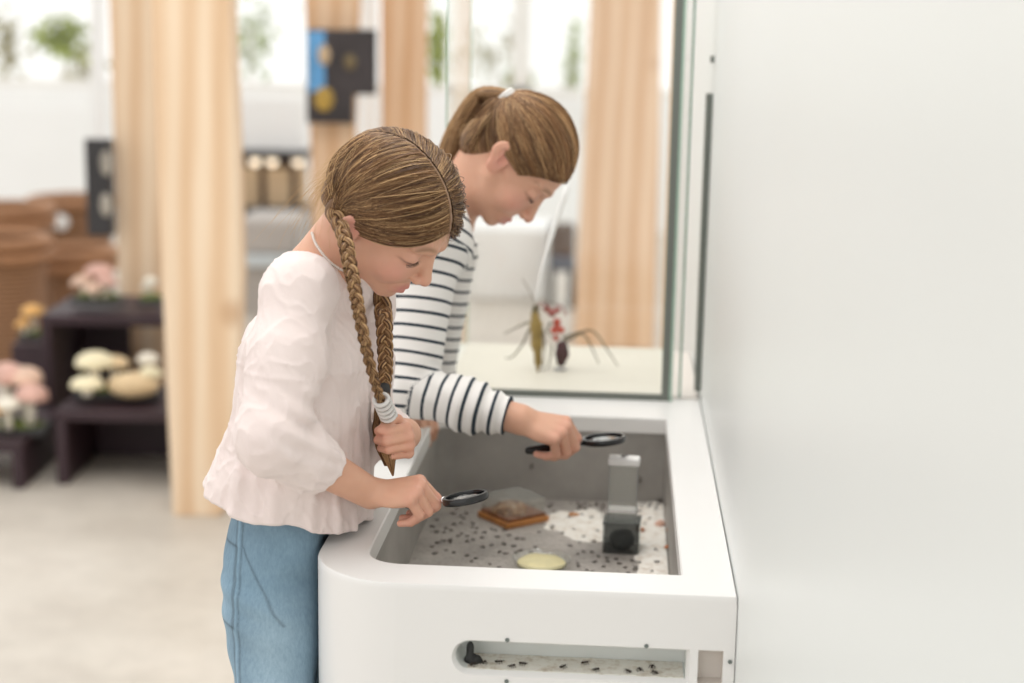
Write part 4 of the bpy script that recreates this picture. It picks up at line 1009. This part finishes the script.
        d = d-.34*np.exp(-((Q[:, 1]+1.25)/.2)**2)*(Q[:, 0] > -5)*(Q[:, 2] > 3)
        return d*H.s
    def hcol(V):
        Q = H.loc(V); C = np.tile(HB*.9, (len(V), 1)); w = (np.exp(-((Q[:, 1]+1.25)/.16)**2)*(Q[:, 0] > -5)*(Q[:, 2] > 4))[:, None]; C = C*(1-w*.75)+np.array([.50, .33, .23])*w*.6
        return {'tint': C*(1+.2*snoise(V, 90, 3))[:, None]}
    hr = sdf_obj('hair', hshell, H.O-.16, H.O+.16, .0026, M['hair'], root, hcol)
    L_ = []
    n = 2600; r = np.random.default_rng(3); sd = np.where(r.random(n) < .62, -1., 1.)
    th = radians(21)+r.random(n)**1.0*radians(150)      # along the parting, forehead to nape
    roots = EC+ER*np.stack([np.cos(th), -.17+sd*(.010+.02*r.random(n)), np.sin(th)], 1)
    goals = np.stack([-4.9+.9*r.normal(size=n)*.5, sd*(6.3+.0*r.random(n)), -1.6+.9*r.normal(size=n)], 1)
    Mn = 16; T = np.linspace(0, 1, Mn); ph = r.random((n, 1))*6.28
    off = .50+.16*r.random((n, 1))+.22*np.sin(pi*T)[None]+.05*np.sin(T[None]*12+ph)
    # spread the paths: front roots droop forward first
    P = flow(roots, goals, Mn, off); j = (r.normal(size=(n, 1, 1))*.28*np.sin(pi*T)[None, :, None])*np.array([1, 0, 1]); P = P+j
    th0 = th[:, None]; P[..., 2] += (.25*np.exp(-((th0-radians(17))/.35)**2)*np.sin(pi*T)[None])
    c = hair_cols(n, Mn, .5, 5); cl = (.82+.36*(.5+.5*np.sin(th*31+2*np.sin(th*13))))[:, None, None]; c = c*cl
    L_.append((push_out(H.O+(P*H.s)@H.A, hshell, .0009), np.full((n, Mn), .00048)*np.clip((1.15-T)*4, .5, 1)[None], c))
    # wisps
    n = 220; rt = EC+ER*np.stack([-.6-.3*r.random(n), -.75+.6*r.random(n), -.5+1.2*r.random(n)], 1)*1.02
    q = H.O+(rt*H.s)@H.A; dr = nrm(-RT*.8-UP*.3)[None]+.55*r.normal(size=(n, 3)); L = .015+.035*r.random((n, 1)); t = np.linspace(0, 1, 16)[None, :, None]
    P = q[:, None]+dr[:, None]*L[:, None]*t+np.array([0, 0, -1.])*(L[:, None]*t**2*1.1)+.003*np.sin(t*9+r.random((n, 1, 1))*6)
    L_.append((P, np.full((n, 16), .00016), np.tile(HL*.9, (n, 16, 1))))
    n = 14; u = r.random(n); rt = EC+ER*np.stack([np.cos(.25+.3*u), -.1-.6*r.random(n), np.sin(.35+.2*u)], 1)*1.03
    q = H.O+(rt*H.s)@H.A; dr = nrm(H.A[0]*.7-H.A[2]*.8)[None]+.3*r.normal(size=(n, 3)); L = .01+.012*r.random((n, 1))
    P = q[:, None]+dr[:, None]*L[:, None]*t; L_.append((P, np.full((n, 16), .00014), np.tile(HL*.8, (n, 16, 1))))
    hs = join_strands('loose_strands', L_, root); 
    # braids
    g0 = H.w((-5.0, -6.5, -1.8)); g1 = H.w((-4.0, 6.2, -5.0))
    L_ = [braid('b', [g0, WD(344, 236, 2.0), WD(349, 262, 1.985), WD(355, 290, 1.975), WD(360, 318, 1.975), WD(367, 352, 1.985), WD(375, 382, 2.02), WD(382, 404, 2.05)], .0120, 20, 14, None, 3, .62, .6)]
    L_.append(bundle('t', [WD(385, 414, 2.08), WD(388, 430, 2.10), WD(389, 450, 2.10), WD(393, 476, 2.10)], [.006, .008, .011, .011, .007, .001], 260, None, 9, .0005, .9))
    b1 = join_strands('braid', L_, root); tag(b1, 'near braid gathered in a white tie')
    mb = MB()
    for k in range(5):
        c = np.array(WD(381+k*1.75, 399+k*3.9, 2.045+k*.008)); dd = nrm(WD(390, 420, 2.09)-WD(381, 399, 2.045)); a = nrm(np.cross(dd, ZR)); b = np.cross(dd, a)
        mb.tube([c+.0095*(cos(q)*a+sin(q)*b)+dd*.0035*(q/6.28) for q in np.linspace(0, 2*pi, 15)], .0028, 8)
    mb.build('hair_tie', M['shoe'], root, True)
    L_ = [braid('b', [g1, WD(382, 298, 2.2), WD(384, 320, 2.18), WD(385, 345, 2.175), WD(385.5, 368, 2.17), WD(384, 388, 2.17)], .0150, 20, 9.0, None, 5, .5, .72)]
    L_.append(bundle('t', [WD(384, 390, 2.17), WD(383, 415, 2.165), WD(383, 440, 2.16), WD(386, 466, 2.16)], [.007, .011, .013, .010, .002], 260, None, 19, .0005, .45))
    b2 = join_strands('braid', L_, root); tag(b2, 'far braid with a dark hair tie')
    mb = MB(); c = np.array(WD(384, 391, 2.17)); mb.lathe(c, [(.006, -.012), (.0085, -.009), (.009, 0), (.0085, .009), (.006, .012)], 12); mb.build('hair_tie', M['rubber'], root, True)
    # necklace
    mb = MB(); pts = curve([WD(352, 274, 2.1), WD(338, 268, 2.06), WD(326, 258, 2.055), WD(316, 244, 2.065), WD(312, 233, 2.09)], 30)
    nk = [p for p in pts]
    for p in nk: mb.ball(p, .0021, 6, 4)
    mb.build('necklace', M['bead'], root, True)
    lashes(H, root)
    return root, H, handR, handL
M['bead'] = mat('pearl beads', (.75, .68, .62), .2)

def girl_two():
    root = empty('girl', (-.30, 2.62, 0), 'girl with a ponytail in a navy striped white top leaning over the basin', 'person')
    H = Head(511.5, 161, 2.60, np.array([[.52, .155, .84], [-.853, .137, .503], [-.037, -.978, .204]]), .94)
    lf = nrm((.1, .99, 0)); pelvis = WD(333, 432, 2.66); neck = WD(446, 216, 2.68); up = nrm(neck-pelvis); ff = np.cross(lf, ZR)
    shR = WD(428, 258, 2.52); elR = WD(411, 390, 2.50); wrR = WD(519, 419, 2.47)
    shL = WD(452, 252, 2.80); elL = WD(428, 380, 2.84); wrL = WD(411, 404, 2.78)
    handR = Hand(wrR, nrm(RT*1.0-UP*.30-FW*.1), nrm(UP*.9-FW*.75+RT*.12), 'R', .84,
                 curls=[(50, 52, 25), (58, 60, 30), (66, 66, 35), (72, 68, 35)], thumb=[(.85, .35, -.4), (.95, -.05, -.35), (.95, -.25, -.2)])
    handL = Hand(wrL, nrm(RT*.4-FW*1.0-UP*.3), nrm(UP), 'L', .8, curls=[(45, 60, 40)]*4, thumb=[(.7, .6, -.2), (.9, .3, -.1), (1, .1, 0)])
    EAR[:] = [1.02, .1]; nb = H.w((-2.8, 0, -3.8)); ax = np.array([np.cross(lf, up), lf, up])
    def body(P):
        d = H.fn(P); d = smin(d, cap(P, nb, neck-up*.02, .042, .044), .025)
        d = smin(d, loft(P, pelvis, ax, [-.02, .03, .14, .28, .36], [(.04, .06, 0, 0), (.05, .08, 0, 0), (.05, .08, 0, 0), (.052, .09, -.006, 0), (.035, .055, 0, 0)], .03), .03)
        d = smin(d, limbs(P, (neck-up*.03, shR, .045, .042), (shR, elR, .036, .03), (elR, wrR, .031, .0235)), .03)
        d = smin(d, limbs(P, (neck-up*.03, shL, .045, .042), (shL, elL, .036, .03), (elL, wrL, .031, .0225)), .03)
        return smin(smin(d, handR.fn(P), .014), handL.fn(P), .014)
    def col(V):
        Q = H.loc(V); C = np.tile(SKIN, (len(V), 1)); m = np.linalg.norm(Q, axis=1) < 15; C[m] = head_col(Q[m])
        C = handR.tint(V, C); return {'tint': C}
    sdf_obj('body', body, np.min([pelvis-.2, shR-.1, handR.c-.13, handL.c-.1], 0), np.max([H.O+.18, shL+.12, handR.c+.1], 0), .0021, M['skin'], root, col)
    cuff = elR+(wrR-elR)*.90; cd = nrm(wrR-elR); ud = nrm(elR-shR); cl = elL+(wrL-elL)*.8
    def parts(P):
        t = loft(P, pelvis, ax, [-.06, .05, .18, .30, .37, .40, .43], [(.102, .140, -.006, 0), (.092, .128, -.002, 0), (.080, .112, -.006, 0), (.074, .112, -.008, 0), (.07, .11, 0, 0), (.05, .075, 0, 0), (.02, .03, 0, 0)], .012, 2.2)
        t = smin(t, limbs(P, (neck-up*.045, shR, .042, .044)), .03); t = smin(t, limbs(P, (neck-up*.045, shL, .042, .044)), .03)
        a = limbs(P, (shR, elR, .049, .041)); f = limbs(P, (elR, elR+cd*.09, .0405, .038), (elR+cd*.09, cuff, .038, .031))
        l = limbs(P, (shL, elL, .044, .043), (elL, cl, .043, .034))
        return t, a, f, l
    def top(P):
        t, a, f, l = parts(P); d = smin(t, a, .010); d = smin(d, f, .012); d = smin(d, l, .01)
        t_ = (P-elR)@cd
        d = d-.0026*snoise(P*np.array([1, 1, .6]), 60, 31)-.0012*snoise(P, 130, 32)
        m = np.exp(-((t_-.125)/.05)**2)*(f < .02); d = d-.0030*m*np.sin(t_*235+2.5*snoise(P, 25, 33))
        m = np.exp(-(np.linalg.norm(P-elR-RT*.03, axis=1)/.05)**2); d = d-.0025*m*np.sin(((P-elR)@nrm(RT+UP))*200)
        d = smax(d, np.where(f < a, (P-cuff)@cd, -1), .003)
        nk = limbs(P, (neck+up*.02, neck+up*.12+ff*.02, .050, .062)); return smax(smax(d, -nk, .005), -off_counter(P), .006)
    def tcol(V):
        t, a, f, l = parts(V); s = ((V-pelvis)@up)+.004*snoise(V, 25, 9); sa = (V-shR)@ud*-1+.003*snoise(V, 30, 10); sf = (V-elR)@cd+.003*snoise(V, 30, 12)
        j = np.argmin(np.stack([t+.015, a, f, l]), 0); return {'stripe': np.choose(j, [s+1, sa+1.004, sf+1.01, (V-shL)@nrm(elL-shL)+1])}
    sdf_obj('striped_top', top, np.min([pelvis-.2, elR-.1], 0), np.max([neck+.1, shL+.12, cuff+.1, pelvis+.2, elL+.1], 0), .0026, M['stripe'], root, tcol)
    hp = pelvis-ZR*.04
    ft = [np.array([pelvis[0]-.02, pelvis[1]-.09, .09]), np.array([pelvis[0]-.02, pelvis[1]+.09, .09])]
    def jn(P):
        d = loft(P, pelvis, np.array([ff, lf, ZR]), [-.14, -.06, .0, .04], [(.07, .115, 0, 0), (.086, .125, 0, 0), (.072, .11, .0, 0), (.06, .10, .01, 0)], .02)
        for a_, s in zip(ft, (-1, 1)):
            h = hp+lf*.065*s-ZR*.03; k = (h+a_)/2+ff*.01; d = smin(d, limbs(P, (h, k, .075, .05), (k, a_, .05, .036)), .015)
        return d
    jn0 = jn; jn = lambda P: smax(jn0(P), (P-OO)@EE+.536, .012)
    sdf_obj('jeans', jn, np.array([pelvis[0]-.2, pelvis[1]-.25, .04]), np.array([pelvis[0]+.2, pelvis[1]+.25, pelvis[2]+.1]), .006, M['dkjean'], root)
    for a_ in ft:
        c = a_+ff*.045; c[2] = 0
        def shoe(P, c=c):
            Q = (P-c)@np.array([ff, lf, ZR]).T
            return smax(smin(ell(Q, (0, 0, .03), (.115, .042, .036)), cap(Q, (-.05, 0, .03), (-.045, 0, .085), .04, .042), .03), -Q[:, 2], .004)
        sdf_obj('shoe', shoe, c-.16, c+.16, .006, M['shoe'], root)
    # hair
    tie = np.array([-8.6, -2.0, 5.4])
    def bz(x): return np.interp(x, [-11, -8, -5, -3.2, -2.2, -.6, .9, 2.0, 2.8, 3.8, 5.5, 7, 9], [-7, -7, -5.4, -2.4, .6, 3.6, 3.7, 1.2, .8, 2.3, 4.0, 5.2, 6.6])
    def hshell(P):
        Q = H.loc(P); d = ell(Q, EC, ER+np.array([.35, .35, .3])); keep = bz(Q[:, 0])-Q[:, 2]; d = smax(d, keep, .45)
        d = smin(d, ell(Q, (-5.4, 0, -2.6), (3.7, 5.1, 4.1)), 2.0); return smin(d, ell(Q, tie+np.array([-.2, 0, 0]), (1.3, 1.3, 1.3)), .8)*H.s
    def hcol(V): return {'tint': np.tile(HB*.85, (len(V), 1))*(1+.2*snoise(V, 90, 3))[:, None]}
    sdf_obj('hair', hshell, H.O-.16, H.O+.16, .0026, M['hair'], root, hcol)
    r = np.random.default_rng(8); n = 2600; x = np.interp(r.random(n), [0, .12, .3, .6, 1], [-8.5, -3, 1, 4, 8.3]); sd = np.where(r.random(n) < .7, -1., 1.)
    z = bz(x)+np.where(r.random(n) < .6, 0, 5*r.random(n)); zz = np.clip((z-EC[2])/ER[2], -1, 1); xx = (x-EC[0])/ER[0]; yy = np.sqrt(np.clip(1-xx**2-zz**2, 0, 1))
    front = r.random(n) < .35; yf = (r.random(n)*2-1)*.75
    xx = np.where(front, .9, xx); zz = np.where(front, .42-.25*yf**2, zz); yy = np.where(front, yf, yy*sd)
    roots = EC+ER*np.stack([xx, yy, zz], 1); goals = tie+np.stack([0*x-.2, .7*np.sign(roots[:, 1])*r.random(n), .7*r.normal(size=n)*.8], 1)
    Mn = 16; T = np.linspace(0, 1, Mn); ph = r.random((n, 1))*6.28; off = .33+.25*r.random((n, 1))+.25*np.sin(pi*T)[None]+.05*np.sin(T[None]*11+ph)
    P = flow(roots, goals, Mn, off); P[:, :, 2] += (-.5*np.sin(pi*T)[None]*(np.abs(roots[:, 1:2]) > 3)); P = P+r.normal(size=(n, 1, 1))*.22*np.sin(pi*T)[None, :, None]*np.array([0, .3, 1])
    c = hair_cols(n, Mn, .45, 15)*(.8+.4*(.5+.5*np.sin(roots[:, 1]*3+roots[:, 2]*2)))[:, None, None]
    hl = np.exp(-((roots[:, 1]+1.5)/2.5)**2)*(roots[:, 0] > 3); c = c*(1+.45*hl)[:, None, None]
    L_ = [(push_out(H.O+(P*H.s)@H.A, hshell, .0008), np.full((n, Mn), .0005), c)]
    n = 900; r2 = np.random.default_rng(18); ang_ = r2.uniform(-.15, pi+.15, n); sg = 1
    rt = np.stack([-5.4-3.2*np.sin(ang_)*.9, -5.6*np.cos(ang_), -5.2+.9*r2.random(n)+.8*np.abs(np.cos(ang_))], 1); T2 = np.linspace(0, 1, 18)[None, :, None]
    gl = tie+np.stack([0*ang_, .6*r2.normal(size=n)*.6, .6*r2.normal(size=n)*.6], 1); Pn = rt[:, None]*(1-T2)+gl[:, None]*T2+np.sin(pi*T2)*np.stack([-.7+0*ang_, 1.9*np.sign(rt[:, 1])*np.abs(np.cos(ang_)), 0*ang_], 1)[:, None]
    Pn = push_out(H.O+(Pn*H.s)@H.A, hshell, .0006, 5)+r2.random((n, 1, 1))*.0006*H.A[0]*0; cc = hair_cols(n, 18, .3, 25)*.9
    L_.append((Pn, np.full((n, 18), .0006), cc))
    tw = H.w(tie+np.array([-1.5, 0, -.2]))
    L_.append(bundle('p', [H.w(tie+np.array([-.6, 0, .2])), tw, WD(484, 94, 2.61), WD(473, 105, 2.62), WD(462, 126, 2.63), WD(452, 150, 2.635), WD(446, 178, 2.64), WD(439, 200, 2.64)],
                     [.007, .010, .015, .020, .024, .026, .022, .010], 900, None, 23, .0006, .75, .1, 26, .8))
    L_.append(bundle('p', [tw, WD(484, 94, 2.61), WD(473, 105, 2.62), WD(462, 126, 2.63), WD(452, 150, 2.635), WD(446, 178, 2.64)],
                     [.004, .008, .012, .014, .015, .008], 300, None, 24, .0012, .3, .1, 26, .8))
    n = 70; rt = EC+ER*np.stack([-.7-.2*r.random(n), -.3-.5*r.random(n), -.4-.3*r.random(n)], 1); q = H.O+(rt*H.s)@H.A; t = np.linspace(0, 1, 16)[None, :, None]
    dr = nrm(-RT*.5-UP*.8)[None]+.4*r.normal(size=(n, 3)); L = .01+.02*r.random((n, 1)); L_.append((q[:, None]+dr[:, None]*L[:, None]*t, np.full((n, 16), .00015), np.tile(HL*.9, (n, 16, 1))))
    join_strands('ponytail', L_, root)
    mb = MB(); a = nrm(tw-H.w(tie)); s_ = nrm(np.cross(a, ZR)); b = np.cross(a, s_); c0 = H.w(tie+np.array([-.9, 0, .0]))
    for k in range(3): mb.tube([c0+a*.0045*(k-1)+.0115*(cos(q)*s_+sin(q)*b) for q in np.linspace(0, 2*pi, 19)], .0042, 8)
    mb.build('hair_tie', M['shoe'], root, True)
    lashes(H, root)
    return root, H, handR, handL
G1 = girl_one(); G2 = girl_two()
# ------------------------------------------------------------------ magnifying glasses
def magnifier(ring_c, handle_end, nrm_, R, label, hw=.0065, ferrule=True, hand=None):
    ring_c = np.array(ring_c); h = nrm(np.array(handle_end)-ring_c); n = nrm(nrm_-h*(h@nrm_)); s = np.cross(n, h)
    r_ = empty('magnifying_glass', tuple(ring_c), label, 'magnifying glass')
    mb = MB(); mb.lathe(ring_c, [(R-.0025, -.0045), (R+.0012, -.0045), (R+.0022, -.003), (R+.0022, .003), (R+.0012, .0045), (R-.0025, .0045), (R-.003, .003), (R-.003, -.003), (R-.0025, -.0045)], 48, [h, s, n]); mb.build('rim', M['black'], r_, 'auto')
    mb = MB(); mb.lathe(ring_c, [(.0005, -.0028), (R*.5, -.0022), (R*.9, -.0008), (R-.003, 0), (R*.9, .0008), (R*.5, .0022), (.0005, .0028)], 48, [h, s, n]); mb.build('lens', M['glass'], r_, True)
    a = ring_c+h*(R+.001); b = ring_c+h*(R+.014); e = np.array(handle_end)
    mb = MB(); mb.tube([a, a+h*.004, b-h*.003, b], [.0055, .0042, .0042, .0052], 14); mb.build('ferrule', M['chrome' if ferrule else 'black'], r_, True)
    L_ = np.linalg.norm(e-b); mb = MB(); mb.tube([b, b+h*.006, b+h*L_*.5, e-h*.008, e-h*.002, e], [.005, hw*.95, hw, hw*.9, hw*.7, hw*.3], 16); mb.build('handle', M['black'], r_, True)
    return r_
H1, H2 = G1[2], G2[2]
m1c = WD(465.5, 498, 2.085); e1 = WD(404, 505, 2.115)
magnifier(m1c, e1, ZR+FW*.06-RT*.05, .0285, 'black rimmed magnifying glass with a chrome neck in the near girl\'s right hand')
m2c = WD(604, 439.5, 2.525); e2 = WD(525, 451, 2.495)
magnifier(m2c, e2, ZR+FW*.10+RT*.06, .0325, 'black magnifying glass held by the ponytail girl over the far side of the basin', .0075, False)
# ------------------------------------------------------------------ camera and light
cd = bpy.data.cameras.new('camera'); co_ = bpy.data.objects.new('camera', cd); COL.objects.link(co_)
cd.sensor_width = 36; cd.lens = FPX/1024*36; cd.clip_start = .02
mw = Matrix([[RT[0], UP[0], -FW[0], CAM[0]], [RT[1], UP[1], -FW[1], CAM[1]], [RT[2], UP[2], -FW[2], CAM[2]], [0, 0, 0, 1]])
co_.matrix_world = mw
cd.dof.use_dof = True; cd.dof.focus_distance = 2.12; cd.dof.aperture_fstop = 2.2
SC.camera = co_
w = bpy.data.worlds.new('world'); SC.world = w; w.use_nodes = True
w.node_tree.nodes['Background'].inputs[0].default_value = (1, .985, .965, 1); w.node_tree.nodes['Background'].inputs[1].default_value = .92
def area(name, loc, target, size, power, color=(1, 1, 1)):
    l = bpy.data.lights.new(name, 'AREA'); l.shape = 'RECTANGLE'; l.size, l.size_y = size; l.energy = power; l.color = color
    o = bpy.data.objects.new(name, l); COL.objects.link(o); o.location = loc
    o.rotation_euler = (Vector(target)-Vector(loc)).to_track_quat('-Z', 'Y').to_euler(); return o
area('ceiling_lamp', (.2, 2.6, 3.2), (-.1, 2.6, 0), (1.6, 2.4), 38, (1, .97, .93))
SC.view_settings.view_transform = 'Standard'; SC.view_settings.look = 'None'; SC.view_settings.gamma = 1; SC.view_settings.use_curve_mapping = False
SC.view_settings.exposure = .50
